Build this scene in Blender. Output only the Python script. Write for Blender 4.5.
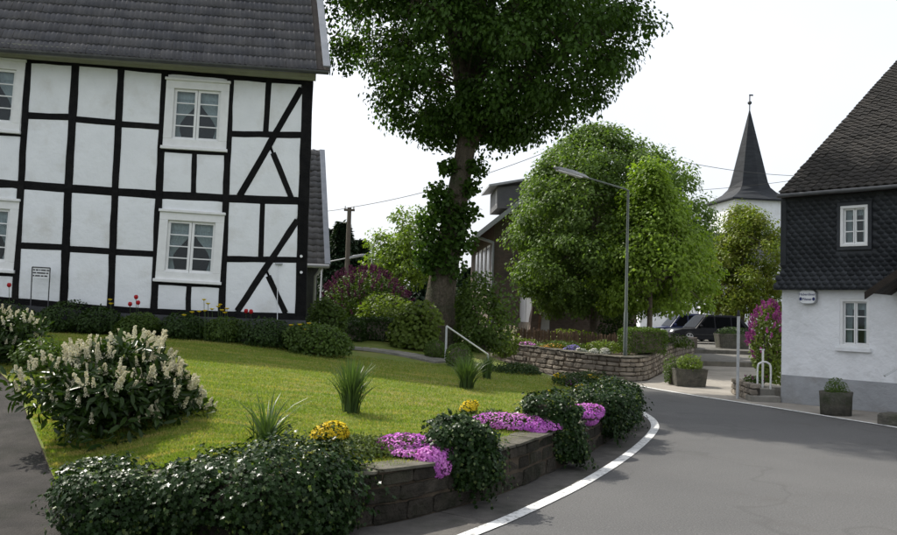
import bpy, bmesh, math, random
import numpy as np
from mathutils import Vector, Matrix
R = math.radians
rnd = random.Random(7)
rng = np.random.default_rng(11)
for o in list(bpy.data.objects): bpy.data.objects.remove(o)
sc = bpy.context.scene
col = sc.collection

# ------------------------------------------------------------------ camera, sky, sun, exposure
EYE = Vector((0, 0, 1.65))
FPX, PITCH, ROLL = 850.0, 0.0517, 0.030
camd = bpy.data.cameras.new('camera'); cam = bpy.data.objects.new('camera', camd); col.objects.link(cam)
camd.sensor_width = 36; camd.lens = 36 * FPX / 897; camd.clip_end = 3000; camd.clip_start = 0.05
CROT = Matrix.Rotation(math.pi / 2 + PITCH, 4, 'X') @ Matrix.Rotation(ROLL, 4, 'Z')
cam.matrix_world = Matrix.Translation(EYE) @ CROT
sc.camera = cam

SUN_EL = 49.0
SUN_H = Vector((-0.73, 0.68, 0)).normalized()          # horizontal direction towards the sun
w = bpy.data.worlds.new('World'); sc.world = w; w.use_nodes = True
nt = w.node_tree; bg = nt.nodes['Background']
sky = nt.nodes.new('ShaderNodeTexSky'); sky.sky_type = 'NISHITA'; sky.sun_disc = False
sky.sun_elevation = R(SUN_EL); sky.sun_rotation = math.atan2(SUN_H.x, SUN_H.y)
sky.air_density = 1.0; sky.dust_density = 5.5; sky.ozone_density = 1.0; sky.altitude = 200
# thin high cloud: a bright even veil over the blue
hs = nt.nodes.new('ShaderNodeHueSaturation'); hs.inputs['Saturation'].default_value = 0.42; hs.inputs['Value'].default_value = 1.3
tc = nt.nodes.new('ShaderNodeTexCoord'); no = nt.nodes.new('ShaderNodeTexNoise')
no.inputs['Scale'].default_value = 2.2; no.inputs['Detail'].default_value = 5
mr = nt.nodes.new('ShaderNodeMapRange'); mr.inputs[1].default_value = 0.35; mr.inputs[2].default_value = 0.7
mr.inputs[3].default_value = 0.94; mr.inputs[4].default_value = 1.1
mp = nt.nodes.new('ShaderNodeMix'); mp.data_type = 'RGBA'; mp.blend_type = 'MULTIPLY'; mp.inputs[0].default_value = 1
L = nt.links.new
L(tc.outputs['Generated'], no.inputs['Vector']); L(no.outputs['Fac'], mr.inputs[0])
veil = nt.nodes.new('ShaderNodeMix'); veil.data_type = 'RGBA'; veil.inputs[0].default_value = 0.68; veil.inputs[7].default_value = (4.05, 4.27, 4.64, 1)
L(sky.outputs[0], hs.inputs['Color']); L(hs.outputs[0], veil.inputs[6]); L(veil.outputs[2], mp.inputs[6]); L(mr.outputs[0], mp.inputs[7])
L(mp.outputs[2], bg.inputs['Color']); bg.inputs['Strength'].default_value = 0.15

sund = bpy.data.lights.new('sun', 'SUN'); sund.energy = 3.5; sund.angle = R(0.6); sund.color = (1, 0.95, 0.86)
suno = bpy.data.objects.new('sun', sund); col.objects.link(suno)
SUNDIR = (SUN_H * math.cos(R(SUN_EL)) + Vector((0, 0, math.sin(R(SUN_EL))))).normalized()
suno.rotation_euler = SUNDIR.to_track_quat('Z', 'Y').to_euler(); suno.location = (-20, 20, 40)
vs = sc.view_settings; vs.view_transform = 'Standard'; vs.look = 'None'; vs.gamma = 1; vs.use_curve_mapping = False
vs.exposure = 0.6

# ------------------------------------------------------------------ survey helpers: a sight line meets a depth, a height or a wall
def ray(px, py):
    return CROT.to_3x3() @ Vector(((px - 448.5) / FPX, -(py - 267.5) / FPX, -1))
def P(px, py, Y):
    d = ray(px, py); return EYE + d * (Y / d.y)
def G(px, py, z=0.0):
    d = ray(px, py); return EYE + d * ((z - EYE.z) / d.z)
def onplane(px, py, O, n):
    d = ray(px, py); return EYE + d * ((O - EYE).dot(n) / d.dot(n))
def S(px, py, hf):
    z = 0.4
    for _ in range(12):
        p = G(px, py, z); z = 0.5 * z + 0.5 * hf(p.x, p.y)
    return Vector((p.x, p.y, hf(p.x, p.y)))
def smooth(t):
    t = max(0.0, min(1.0, t)); return t * t * (3 - 2 * t)
def spline(pts, n=12):
    pts = [Vector(p) for p in pts]; out = []
    q = [pts[0] * 2 - pts[1]] + pts + [pts[-1] * 2 - pts[-2]]
    for i in range(1, len(q) - 2):
        a, b, c, d = q[i - 1], q[i], q[i + 1], q[i + 2]
        for k in range(n):
            t = k / n
            out.append(0.5 * ((2 * b) + (c - a) * t + (2 * a - 5 * b + 4 * c - d) * t * t + (3 * b - a - 3 * c + d) * t ** 3))
    out.append(pts[-1]); return out

# ------------------------------------------------------------------ materials
MATS = {}
def nodes_for(name):
    m = bpy.data.materials.new(name); m.use_nodes = True
    t = m.node_tree; b = t.nodes['Principled BSDF']; MATS[name] = m
    return m, t, b
def mixc(t, fac, a, b, mode='MIX'):
    n = t.nodes.new('ShaderNodeMix'); n.data_type = 'RGBA'; n.blend_type = mode
    for i, v in ((0, fac), (6, a), (7, b)):
        if hasattr(v, 'links') or hasattr(v, 'is_linked'): t.links.new(v, n.inputs[i])
        elif i == 0: n.inputs[0].default_value = v
        else: n.inputs[i].default_value = (*v, 1)
    return n.outputs[2]
def noise(t, scale, detail=4, rough=0.55, lo=0.35, hi=0.65, stretch=None, musg=False):
    g = t.nodes.new('ShaderNodeNewGeometry'); n = t.nodes.new('ShaderNodeTexNoise')
    n.inputs['Scale'].default_value = scale; n.inputs['Detail'].default_value = detail; n.inputs['Roughness'].default_value = rough
    src = g.outputs['Position']
    if stretch:
        mpn = t.nodes.new('ShaderNodeMapping'); mpn.inputs['Scale'].default_value = stretch
        t.links.new(src, mpn.inputs['Vector']); src = mpn.outputs[0]
    t.links.new(src, n.inputs['Vector'])
    r = t.nodes.new('ShaderNodeMapRange'); r.inputs[1].default_value = lo; r.inputs[2].default_value = hi
    t.links.new(n.outputs['Fac'], r.inputs[0]); return r.outputs[0]
def mat(name, c1, c2, scale=3, rough=0.8, bump=0.15, bscale=40, spec=0.3, island=0.0, objvar=0.0, c3=None, s3=0.6, stretch=None, lo=0.35, hi=0.65, metal=0, bdist=0.02, f3=(0.5, 0.72)):
    m, t, b = nodes_for(name)
    c = mixc(t, noise(t, scale, stretch=stretch, lo=lo, hi=hi), c1, c2)
    if c3 is not None: c = mixc(t, noise(t, s3, 6, 0.65, f3[0], f3[1]), c, c3)
    if island or objvar:
        if island:
            src = t.nodes.new('ShaderNodeNewGeometry').outputs['Random Per Island']; amt = island
        else:
            src = t.nodes.new('ShaderNodeObjectInfo').outputs['Random']; amt = objvar
        r = t.nodes.new('ShaderNodeMapRange'); r.inputs[3].default_value = 1 - amt; r.inputs[4].default_value = 1 + amt
        t.links.new(src, r.inputs[0])
        cmb = t.nodes.new('ShaderNodeCombineColor')
        for k in range(3): t.links.new(r.outputs[0], cmb.inputs[k])
        c = mixc(t, 1.0, c, cmb.outputs[0], 'MULTIPLY')
    t.links.new(c, b.inputs['Base Color'])
    b.inputs['Roughness'].default_value = rough; b.inputs['Specular IOR Level'].default_value = spec; b.inputs['Metallic'].default_value = metal
    if bump:
        bn = t.nodes.new('ShaderNodeBump'); bn.inputs['Strength'].default_value = bump; bn.inputs['Distance'].default_value = bdist
        t.links.new(noise(t, bscale, 6, 0.6, 0.2, 0.8), bn.inputs['Height']); t.links.new(bn.outputs[0], b.inputs['Normal'])
    return m
def leafmat(name, c1, c2, trans=0.35, gloss=0.25, rough=0.45, c3=None, tcol=None, nz=(1.3, 0.4, 0.62), stretch=None):
    m, t, b = nodes_for(name)
    src = t.nodes.new('ShaderNodeNewGeometry').outputs['Random Per Island']
    c = mixc(t, src, c1, c2)
    c = mixc(t, noise(t, nz[0], 4, 0.6, nz[1], nz[2], stretch=stretch), c, c3 if c3 else tuple(0.5 * (a + d) * 0.8 for a, d in zip(c1, c2)))
    t.links.new(c, b.inputs['Base Color']); b.inputs['Roughness'].default_value = rough; b.inputs['Specular IOR Level'].default_value = gloss
    tr = t.nodes.new('ShaderNodeBsdfTranslucent')
    tcm = mixc(t, 1.0, c, tcol or (1.5, 1.6, 0.6), 'MULTIPLY'); t.links.new(tcm, tr.inputs['Color'])
    mx = t.nodes.new('ShaderNodeMixShader'); mx.inputs[0].default_value = trans
    t.links.new(b.outputs[0], mx.inputs[1]); t.links.new(tr.outputs[0], mx.inputs[2])
    t.links.new(mx.outputs[0], t.nodes['Material Output'].inputs['Surface'])
    return m
def glassmat(name, tint=(0.8, 0.85, 0.85), fac=0.28):
    m, t, b = nodes_for(name)
    tr = t.nodes.new('ShaderNodeBsdfTransparent'); tr.inputs[0].default_value = (*tint, 1)
    gl = t.nodes.new('ShaderNodeBsdfGlossy'); gl.inputs['Roughness'].default_value = 0.03; gl.inputs['Color'].default_value = (0.85, 0.88, 0.9, 1)
    mx = t.nodes.new('ShaderNodeMixShader'); lw = t.nodes.new('ShaderNodeLayerWeight'); lw.inputs[0].default_value = fac
    t.links.new(lw.outputs['Fresnel'], mx.inputs[0]); t.links.new(tr.outputs[0], mx.inputs[1]); t.links.new(gl.outputs[0], mx.inputs[2])
    t.links.new(mx.outputs[0], t.nodes['Material Output'].inputs['Surface']); return m

M = MATS
def asphalt():
    m, t, b = nodes_for('asphalt')
    c = mixc(t, noise(t, 0.35, 5, 0.6, 0.35, 0.65), (0.092, 0.091, 0.09), (0.122, 0.12, 0.117))
    c = mixc(t, noise(t, 75, 3, 0.7, 0.42, 0.7), c, (0.045, 0.044, 0.043))
    c = mixc(t, noise(t, 55, 2, 0.6, 0.6, 0.72), c, (0.16, 0.157, 0.15))
    # repaired seams: thin dark wandering lines
    g = t.nodes.new('ShaderNodeNewGeometry'); n = t.nodes.new('ShaderNodeTexNoise'); n.inputs['Scale'].default_value = 0.30; n.inputs['Detail'].default_value = 3
    t.links.new(g.outputs['Position'], n.inputs['Vector'])
    s = t.nodes.new('ShaderNodeMath'); s.operation = 'SUBTRACT'; s.inputs[1].default_value = 0.505; t.links.new(n.outputs['Fac'], s.inputs[0])
    a = t.nodes.new('ShaderNodeMath'); a.operation = 'ABSOLUTE'; t.links.new(s.outputs[0], a.inputs[0])
    r = t.nodes.new('ShaderNodeMapRange'); r.inputs[1].default_value = 0.0015; r.inputs[2].default_value = 0.006; r.inputs[3].default_value = 0.3; r.inputs[4].default_value = 0
    t.links.new(a.outputs[0], r.inputs[0]); c = mixc(t, r.outputs[0], c, (0.05, 0.049, 0.047))
    c = mixc(t, noise(t, 0.9, 6, 0.7, 0.56, 0.75), c, (0.078, 0.074, 0.07))
    t.links.new(c, b.inputs['Base Color']); b.inputs['Roughness'].default_value = 0.78; b.inputs['Specular IOR Level'].default_value = 0.35
    bn = t.nodes.new('ShaderNodeBump'); bn.inputs['Strength'].default_value = 0.35; bn.inputs['Distance'].default_value = 0.01
    t.links.new(noise(t, 160, 3, 0.6, 0.2, 0.8), bn.inputs['Height']); t.links.new(bn.outputs[0], b.inputs['Normal'])
asphalt()
mat('paint_line', (0.74, 0.74, 0.72), (0.62, 0.62, 0.6), 25, 0.7, 0.2, 140, c3=(0.22, 0.22, 0.21), s3=14, f3=(0.52, 0.66))
mat('gutter_paving', (0.075, 0.07, 0.064), (0.11, 0.102, 0.092), 6, 0.9, 0.4, 70, c3=(0.045, 0.046, 0.035), s3=1.6)
mat('forecourt_paving', (0.25, 0.23, 0.20), (0.31, 0.285, 0.25), 1.6, 0.9, 0.3, 90, c3=(0.19, 0.175, 0.15), s3=0.7)
mat('driveway_asphalt', (0.036, 0.034, 0.032), (0.056, 0.052, 0.048), 3, 0.95, 0.6, 60, spec=.15, c3=(0.026, 0.027, 0.022), s3=1.6)
mat('earth', (0.05, 0.038, 0.026), (0.085, 0.066, 0.045), 6, 0.95, 0.6, 30)
mat('field', (0.07, 0.1, 0.03), (0.09, 0.12, 0.04), 0.5, 0.95, 0.3, 8)
mat('lawn_ground', (0.11, 0.165, 0.022), (0.17, 0.19, 0.038), 2.2, 0.95, 0.6, 60, c3=(0.21, 0.185, 0.07), s3=0.9, stretch=(1, 2.6, 1), f3=(0.52, 0.7))
mat('plaster', (0.83, 0.845, 0.86), (0.78, 0.795, 0.81), 2.5, 0.9, 0.3, 9, spec=0.2, c3=(0.66, 0.655, 0.63), s3=1.5, f3=(0.52, 0.78), bdist=0.025)
mat('plaster_rough', (0.82, 0.83, 0.845), (0.76, 0.77, 0.785), 2.0, 0.9, 0.45, 5, spec=0.2, c3=(0.62, 0.625, 0.625), s3=1.0, bdist=0.06)
mat('plaster_grey', (0.36, 0.37, 0.385), (0.31, 0.32, 0.33), 3, 0.9, 0.5, 10, c3=(0.26, 0.255, 0.24), s3=1.8, bdist=0.03)
mat('timber_black', (0.006, 0.006, 0.0065), (0.011, 0.0105, 0.0105), 9, 0.75, 0.5, 30, stretch=(1, 1, 1), spec=0.12, objvar=0.25)
mat('plinth_dark', (0.05, 0.053, 0.056), (0.075, 0.078, 0.08), 3, 0.8, 0.3, 25)
mat('white_paint', (0.8, 0.8, 0.79), (0.74, 0.74, 0.73), 8, 0.45, 0.1, 40, spec=0.4)
mat('cornice_paint', (0.36, 0.36, 0.31), (0.31, 0.31, 0.27), 5, 0.55, 0.1, 30)
mat('curtain', (0.72, 0.73, 0.74), (0.62, 0.63, 0.65), 14, 0.9, 0.1, 60)
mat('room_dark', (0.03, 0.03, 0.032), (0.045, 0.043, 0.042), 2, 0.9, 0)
glassmat('pane_glass'); glassmat('car_glass', (0.2, 0.24, 0.27), 0.12)
mat('tile_grey', (0.074, 0.074, 0.082), (0.102, 0.098, 0.1), 2.0, 0.7, 0.25, 40, spec=.2, island=0.14, c3=(0.12, 0.115, 0.115), s3=2.5, f3=(0.55, 0.8))
mat('tile_dark', (0.022, 0.02, 0.018), (0.034, 0.03, 0.026), 2.0, 0.8, 0.25, 40, island=0.25)
mat('tile_far', (0.1, 0.1, 0.105), (0.14, 0.135, 0.135), 2.0, 0.7, 0.25, 40, island=0.2)
mat('roof_board', (0.06, 0.05, 0.045), (0.08, 0.07, 0.06), 4, 0.8, 0.2, 30)
mat('lead_strip', (0.2, 0.22, 0.25), (0.26, 0.275, 0.31), 4, 0.5, 0.15, 30, spec=0.5)
mat('gutter_metal', (0.05, 0.052, 0.056), (0.075, 0.077, 0.08), 6, 0.4, 0.05, 30, spec=0.5)
mat('zinc', (0.3, 0.31, 0.32), (0.36, 0.37, 0.38), 6, 0.45, 0.05, 30, spec=0.5)
mat('slate', (0.02, 0.023, 0.027), (0.036, 0.04, 0.046), 3.0, 0.5, 0.3, 50, spec=0.3, island=0.16)
mat('slate_far', (0.022, 0.024, 0.028), (0.034, 0.037, 0.042), 1.2, 0.7, 0.3, 9, spec=0.15, stretch=(1, 1, 5))
mat('wall_stone', (0.032, 0.029, 0.023), (0.062, 0.054, 0.043), 7, 0.95, 1.0, 22, objvar=0.4, spec=.15, c3=(0.022, 0.025, 0.014), s3=3.2, bdist=0.03, f3=(0.48, 0.68))
mat('cap_stone', (0.15, 0.138, 0.112), (0.095, 0.086, 0.066), 6, 0.92, 0.8, 26, objvar=0.25, c3=(0.05, 0.055, 0.03), s3=3.4)
mat('rubble_stone', (0.19, 0.165, 0.135), (0.27, 0.235, 0.19), 6, 0.92, 0.6, 26, objvar=0.4, c3=(0.11, 0.1, 0.08), s3=2.2, bdist=0.03)
mat('mortar', (0.05, 0.045, 0.038), (0.1, 0.088, 0.07), 8, 0.95, 0.6, 40)
mat('step_stone', (0.27, 0.255, 0.225), (0.2, 0.19, 0.165), 5, 0.9, 0.5, 30, c3=(0.12, 0.12, 0.1), s3=2)
mat('trough_stone', (0.075, 0.073, 0.062), (0.12, 0.112, 0.092), 8, 0.95, 0.8, 24, c3=(0.05, 0.06, 0.032), s3=3, bdist=0.03)
mat('step_dark', (0.15, 0.142, 0.125), (0.11, 0.104, 0.09), 4, 0.9, 0.5, 30, c3=(0.075, 0.075, 0.062), s3=2)
mat('galvanised', (0.4, 0.41, 0.41), (0.48, 0.49, 0.49), 10, 0.45, 0.05, 60, spec=0.5)
mat('lamp_green', (0.085, 0.105, 0.092), (0.12, 0.14, 0.125), 6, 0.5, 0.05, 60)
mat('rail_white', (0.76, 0.76, 0.74), (0.68, 0.68, 0.66), 10, 0.4, 0.05, 60, spec=0.5)
mat('sign_white', (0.78, 0.79, 0.8), (0.72, 0.73, 0.74), 6, 0.35, 0.0, 60, spec=0.5)
mat('sign_blue', (0.02, 0.03, 0.12), (0.025, 0.035, 0.14), 6, 0.5, 0)
mat('sign_dark', (0.05, 0.05, 0.055), (0.07, 0.07, 0.075), 6, 0.5, 0)
mat('brick_far', (0.12, 0.092, 0.075), (0.17, 0.132, 0.108), 5, 0.9, 0.5, 18, c3=(0.09, 0.08, 0.072), s3=1.2, stretch=(1, 1, 4))
mat('brick_piece', (0.24, 0.14, 0.095), (0.31, 0.2, 0.14), 9, 0.9, 0.4, 30, objvar=0.3)
mat('window_dark', (0.02, 0.022, 0.025), (0.03, 0.033, 0.036), 3, 0.15, 0, spec=0.6)
mat('wood_brown', (0.1, 0.066, 0.04), (0.155, 0.105, 0.068), 8, 0.85, 0.4, 40, objvar=0.35)
mat('wood_dark', (0.018, 0.013, 0.01), (0.03, 0.022, 0.016), 8, 0.7, 0.4, 40)
mat('pole_wood', (0.1, 0.085, 0.066), (0.14, 0.12, 0.095), 5, 0.9, 0.4, 40, stretch=(4, 4, .5))
mat('bark', (0.085, 0.07, 0.052), (0.14, 0.115, 0.085), 7, 0.95, 1.0, 16, c3=(0.06, 0.07, 0.035), s3=1.6, stretch=(3, 3, 0.7), bdist=0.06)
mat('bark_thin', (0.1, 0.085, 0.065), (0.15, 0.13, 0.1), 12, 0.95, 0.6, 30)
mat('wire_black', (0.03, 0.03, 0.03), (0.04, 0.04, 0.04), 5, 0.6, 0)
mat('tyre_rubber', (0.012, 0.012, 0.012), (0.02, 0.02, 0.02), 20, 0.85, 0.1)
mat('rim_metal', (0.4, 0.4, 0.41), (0.46, 0.46, 0.47), 8, 0.35, 0, spec=0.6, metal=0.6)
mat('car_black', (0.012, 0.012, 0.014), (0.014, 0.014, 0.016), 3, 0.35, 0, spec=0.1)
mat('car_blue', (0.012, 0.018, 0.06), (0.014, 0.02, 0.068), 3, 0.3, 0, spec=0.25)
mat('headlight', (0.7, 0.7, 0.68), (0.75, 0.75, 0.73), 5, 0.15, 0, spec=0.7)
mat('plastic_black', (0.02, 0.02, 0.021), (0.026, 0.026, 0.027), 8, 0.6, 0.05)
# foliage
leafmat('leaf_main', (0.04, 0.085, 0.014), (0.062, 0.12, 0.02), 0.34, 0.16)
leafmat('leaf_linden', (0.085, 0.145, 0.033), (0.145, 0.22, 0.055), 0.36, 0.16)
leafmat('leaf_young', (0.14, 0.225, 0.03), (0.2, 0.29, 0.048), 0.42, 0.16)
leafmat('leaf_gold', (0.115, 0.17, 0.024), (0.165, 0.215, 0.034), 0.42, 0.16, c3=(0.13, 0.14, 0.022))
leafmat('leaf_light', (0.12, 0.185, 0.03), (0.165, 0.235, 0.045), 0.45, 0.16)
leafmat('leaf_shrub', (0.055, 0.096, 0.019), (0.09, 0.14, 0.028), 0.32, 0.16)
leafmat('leaf_shrub_light', (0.1, 0.15, 0.028), (0.14, 0.19, 0.04), 0.36, 0.16)
leafmat('leaf_dark', (0.026, 0.05, 0.013), (0.042, 0.075, 0.018), 0.25, 0.16)
leafmat('leaf_conifer', (0.014, 0.03, 0.014), (0.024, 0.045, 0.02), 0.15, 0.2)
leafmat('leaf_ivy', (0.012, 0.03, 0.008), (0.026, 0.052, 0.013), 0.12, 0.13, 0.3, tcol=(1.3, 1.6, .6))
leafmat('leaf_ivy_young', (0.09, 0.135, 0.03), (0.12, 0.165, 0.04), 0.3, 0.5, 0.35)
leafmat('leaf_laurel', (0.02, 0.044, 0.009), (0.04, 0.072, 0.015), 0.2, 0.2, 0.32)
leafmat('leaf_thyme', (0.065, 0.095, 0.026), (0.095, 0.125, 0.036), 0.25, 0.2, 0.6)
leafmat('leaf_box', (0.06, 0.105, 0.02), (0.095, 0.15, 0.03), 0.28, 0.16)
leafmat('leaf_blade', (0.055, 0.1, 0.03), (0.085, 0.135, 0.045), 0.3, 0.4, 0.4)
leafmat('grass_blade', (0.125, 0.2, 0.024), (0.2, 0.25, 0.046), 0.35, 0.15, 0.7, c3=(0.4, 0.33, 0.13), nz=(4.5, .47, .66), stretch=(.28, 3.0, 1))
leafmat('petal_pink', (0.62, 0.18, 0.58), (0.78, 0.36, 0.72), 0.25, 0.2, 0.6, c3=(0.5, 0.11, 0.55), tcol=(1.1, .9, 1.1))
leafmat('petal_yellow', (0.72, 0.56, 0.02), (0.8, 0.66, 0.05), 0.3, 0.2, 0.6, c3=(0.68, 0.5, 0.02), tcol=(1.1, 1, .5))
leafmat('petal_cream', (0.66, 0.63, 0.46), (0.72, 0.7, 0.56), 0.25, 0.2, 0.7, c3=(0.6, 0.56, 0.4), tcol=(1, 1, .9))
leafmat('petal_lilac', (0.12, 0.035, 0.08), (0.19, 0.065, 0.12), 0.15, 0.1, 0.8, c3=(0.09, 0.035, 0.06), tcol=(1.1, .9, 1.1))
leafmat('petal_magenta', (0.33, 0.07, 0.25), (0.45, 0.14, 0.34), 0.25, 0.1, 0.8, c3=(0.25, 0.06, 0.19), tcol=(1.1, .9, 1.1))
leafmat('petal_red', (0.5, 0.015, 0.02), (0.6, 0.03, 0.03), 0.3, 0.3, 0.5, c3=(0.45, 0.012, 0.02), tcol=(1.2, .8, .8))
leafmat('petal_orange', (0.62, 0.3, 0.04), (0.7, 0.42, 0.07), 0.3, 0.2, 0.6, c3=(0.55, 0.33, 0.06), tcol=(1.1, .9, .6))
leafmat('petal_violet', (0.3, 0.22, 0.6), (0.42, 0.34, 0.7), 0.3, 0.2, 0.6, c3=(0.3, 0.24, 0.6), tcol=(1, 1, 1.1))
leafmat('petal_white', (0.75, 0.74, 0.68), (0.8, 0.79, 0.74), 0.3, 0.2, 0.6, c3=(0.7, 0.7, 0.62), tcol=(1, 1, 1))

# ------------------------------------------------------------------ objects
def tag(o, label=None, cat=None, group=None, kind=None):
    if label: o['label'] = label
    if cat: o['category'] = cat
    if group: o['group'] = group
    if kind: o['kind'] = kind
    return o
WL = {}
def wloc(o): return WL.get(o.name, Vector((0, 0, 0)))
def thing(name, label, cat, loc, group=None):
    o = bpy.data.objects.new(name, None); o.empty_display_size = 0.2; o.location = loc; col.objects.link(o)
    WL[o.name] = Vector(loc); tag(o, label, cat, group); return o
def link(o, parent=None):
    col.objects.link(o)
    if parent is not None:
        o.parent = parent
        if parent.type == 'EMPTY': o.matrix_parent_inverse = Matrix.Translation(-wloc(parent))
    return o

class MB:
    """collects shapes in world coordinates for ONE mesh object"""
    def __init__(s): s.v = []; s.f = []; s.m = []; s.smooth = []
    def add(s, vs, fs, mi=0, sm=False):
        b = len(s.v); s.v += [tuple(v) for v in vs]
        for f in fs: s.f.append([i + b for i in f]); s.m.append(mi); s.smooth.append(sm)
        return s
    def prism(s, poly, vec, mi=0):
        n = len(poly); vec = Vector(vec); a = [Vector(p) for p in poly]; b = [p + vec for p in a]
        nn = Vector((0, 0, 0))
        for i in range(1, n - 1): nn += (a[i] - a[0]).cross(a[i + 1] - a[0])
        flip = nn.dot(vec) > 0
        fs = [list(range(n)), list(range(2 * n - 1, n - 1, -1))] + [[(i + 1) % n, i, n + i, n + (i + 1) % n] for i in range(n)]
        if flip: fs = [f[::-1] for f in fs]
        return s.add(a + b, fs, mi)
    def box(s, c, size, X=(1, 0, 0), Y=(0, 1, 0), Z=(0, 0, 1), mi=0):
        c = Vector(c); X, Y, Z = (Vector(a).normalized() * (h / 2) for a, h in zip((X, Y, Z), size))
        v = [c + X * i + Y * j + Z * k for k in (-1, 1) for i, j in ((-1, -1), (1, -1), (1, 1), (-1, 1))]
        return s.add(v, [(3, 2, 1, 0), (4, 5, 6, 7), (0, 1, 5, 4), (1, 2, 6, 5), (2, 3, 7, 6), (3, 0, 4, 7)], mi)
    def bar(s, a, b, wd, dp, n, mi=0):
        a, b, n = Vector(a), Vector(b), Vector(n).normalized(); d = (b - a); L_ = d.length; d.normalize()
        return s.box((a + b) / 2, (wd, L_, dp), d.cross(n), d, n, mi)
    def tube(s, pts, rad, n=8, mi=0, cap=True):
        pts = [Vector(p) for p in pts]; rad = rad if isinstance(rad, (list, tuple)) else [rad] * len(pts)
        vs = []; fs = []; up = None
        for i, p in enumerate(pts):
            d = (pts[min(i + 1, len(pts) - 1)] - pts[max(i - 1, 0)]).normalized()
            if up is None: up = d.orthogonal().normalized()
            up = (up - d * up.dot(d)).normalized(); sd = d.cross(up)
            for k in range(n):
                a = 2 * math.pi * k / n; vs.append(p + (up * math.cos(a) + sd * math.sin(a)) * rad[i])
        for i in range(len(pts) - 1):
            for k in range(n):
                fs.append((i * n + k, i * n + (k + 1) % n, (i + 1) * n + (k + 1) % n, (i + 1) * n + k))
        s.add(vs, fs, mi, True)
        if cap: s.add(vs, [list(range(n))[::-1], [len(vs) - n + k for k in range(n)]], mi)
        return s
    def lathe(s, c, prof, n=20, mi=0, sq=None):
        c = Vector(c); vs = []; fs = []
        for r, z in prof:
            for k in range(n):
                a = 2 * math.pi * (k + 0.5) / n; vs.append(c + Vector((r * math.cos(a), r * math.sin(a), z)))
        for i in range(len(prof) - 1):
            for k in range(n): fs.append((i * n + k, i * n + (k + 1) % n, (i + 1) * n + (k + 1) % n, (i + 1) * n + k))
        s.add(vs, fs, mi, n > 8); s.add(vs, [list(range(n))[::-1], [len(vs) - n + k for k in range(n)]], mi); return s
    def build(s, name, mats, parent=None, bevel=0.0, kind=None):
        me = bpy.data.meshes.new(name); me.from_pydata(s.v, [], s.f)
        for mt in (mats if isinstance(mats, (list, tuple)) else [mats]): me.materials.append(M[mt])
        me.polygons.foreach_set('material_index', s.m); me.polygons.foreach_set('use_smooth', s.smooth)
        me.update()
        o = bpy.data.objects.new(name, me)
        if bevel:
            md = o.modifiers.new('bevel', 'BEVEL'); md.width = bevel; md.segments = 1; md.limit_method = 'ANGLE'
        if kind: o['kind'] = kind
        return link(o, parent)
def one(mb, name, mats, label, cat, group=None, bevel=0, kind=None):
    return tag(mb.build(name, mats, None, bevel), label, cat, group, kind)

# fast triangle meshes for leaves, blades, tiles
def trimesh(name, V, T, mt, parent=None, smooth=False, kind=None):
    me = bpy.data.meshes.new(name); nv, ntr = len(V), len(T)
    me.vertices.add(nv); me.vertices.foreach_set('co', np.ascontiguousarray(V, dtype=np.float32).ravel())
    me.loops.add(ntr * 3); me.loops.foreach_set('vertex_index', np.ascontiguousarray(T, dtype=np.int32).ravel())
    me.polygons.add(ntr); me.polygons.foreach_set('loop_start', np.arange(0, ntr * 3, 3, dtype=np.int32))
    try: me.polygons.foreach_set('loop_total', np.full(ntr, 3, dtype=np.int32))
    except Exception: pass
    if smooth: me.polygons.foreach_set('use_smooth', np.ones(ntr, dtype=bool))
    me.materials.append(M[mt]); me.update(calc_edges=True); me.validate()
    o = bpy.data.objects.new(name, me)
    if kind: o['kind'] = kind
    return link(o, parent)
LEAF = {
 'diamond': (np.array([(0, 0, 0), (.32, .5, .07), (0, 1, -.05), (-.32, .5, .07)]), np.array([(0, 1, 2), (0, 2, 3)])),
 'round': (np.array([(0, 0, 0), (.4, .22, .08), (.42, .6, .08), (0, 1, -.08), (-.42, .6, .08), (-.4, .22, .08)]), np.array([(0, 1, 2), (0, 2, 3), (0, 3, 4), (0, 4, 5)])),
 'long': (np.array([(0, 0, 0), (.15, .3, .05), (.15, .68, .02), (0, 1, -.1), (-.15, .68, .02), (-.15, .3, .05)]), np.array([(0, 1, 2), (0, 2, 3), (0, 3, 4), (0, 4, 5)])),
 'ivy': (np.array([(0, 0, 0), (.42, .0, .05), (.3, .3, .02), (.52, .55, .02), (.2, .62, .0), (0, 1, -.06), (-.2, .62, 0), (-.52, .55, .02), (-.3, .3, .02), (-.42, 0, .05)]),
         np.array([(0, 1, 2), (2, 3, 4), (0, 2, 4), (0, 4, 5), (0, 5, 6), (0, 6, 8), (8, 6, 7), (0, 8, 9)])),
 'petal': (np.array([(-.5, 0, 0), (.0, -.5, 0), (.5, 0, .0), (0, .5, 0)]), np.array([(0, 1, 2), (0, 2, 3)])),
}
def unit(a): return a / np.maximum(np.linalg.norm(a, axis=1, keepdims=True), 1e-9)
def leaves(name, kind, pos, nrm, size, mt, parent=None, tang=None, jitter=0.5, tag_kind=None):
    n = len(pos); nrm = unit(np.asarray(nrm) + rng.normal(0, jitter, (n, 3)))
    t = rng.normal(0, 1, (n, 3)) if tang is None else np.asarray(tang) + rng.normal(0, 0.45, (n, 3))
    t = unit(t - nrm * np.sum(t * nrm, 1, keepdims=True)); b = np.cross(t, nrm)
    TV, TT = LEAF[kind]; k = len(TV); sz = np.asarray(size).reshape(-1, 1, 1)
    V = pos[:, None, :] + sz * (TV[None, :, 0:1] * b[:, None, :] + TV[None, :, 1:2] * t[:, None, :] + TV[None, :, 2:3] * nrm[:, None, :])
    T = TT[None] + (np.arange(n) * k)[:, None, None]
    return trimesh(name, V.reshape(-1, 3), T.reshape(-1, 3), mt, parent, kind=tag_kind)
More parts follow.
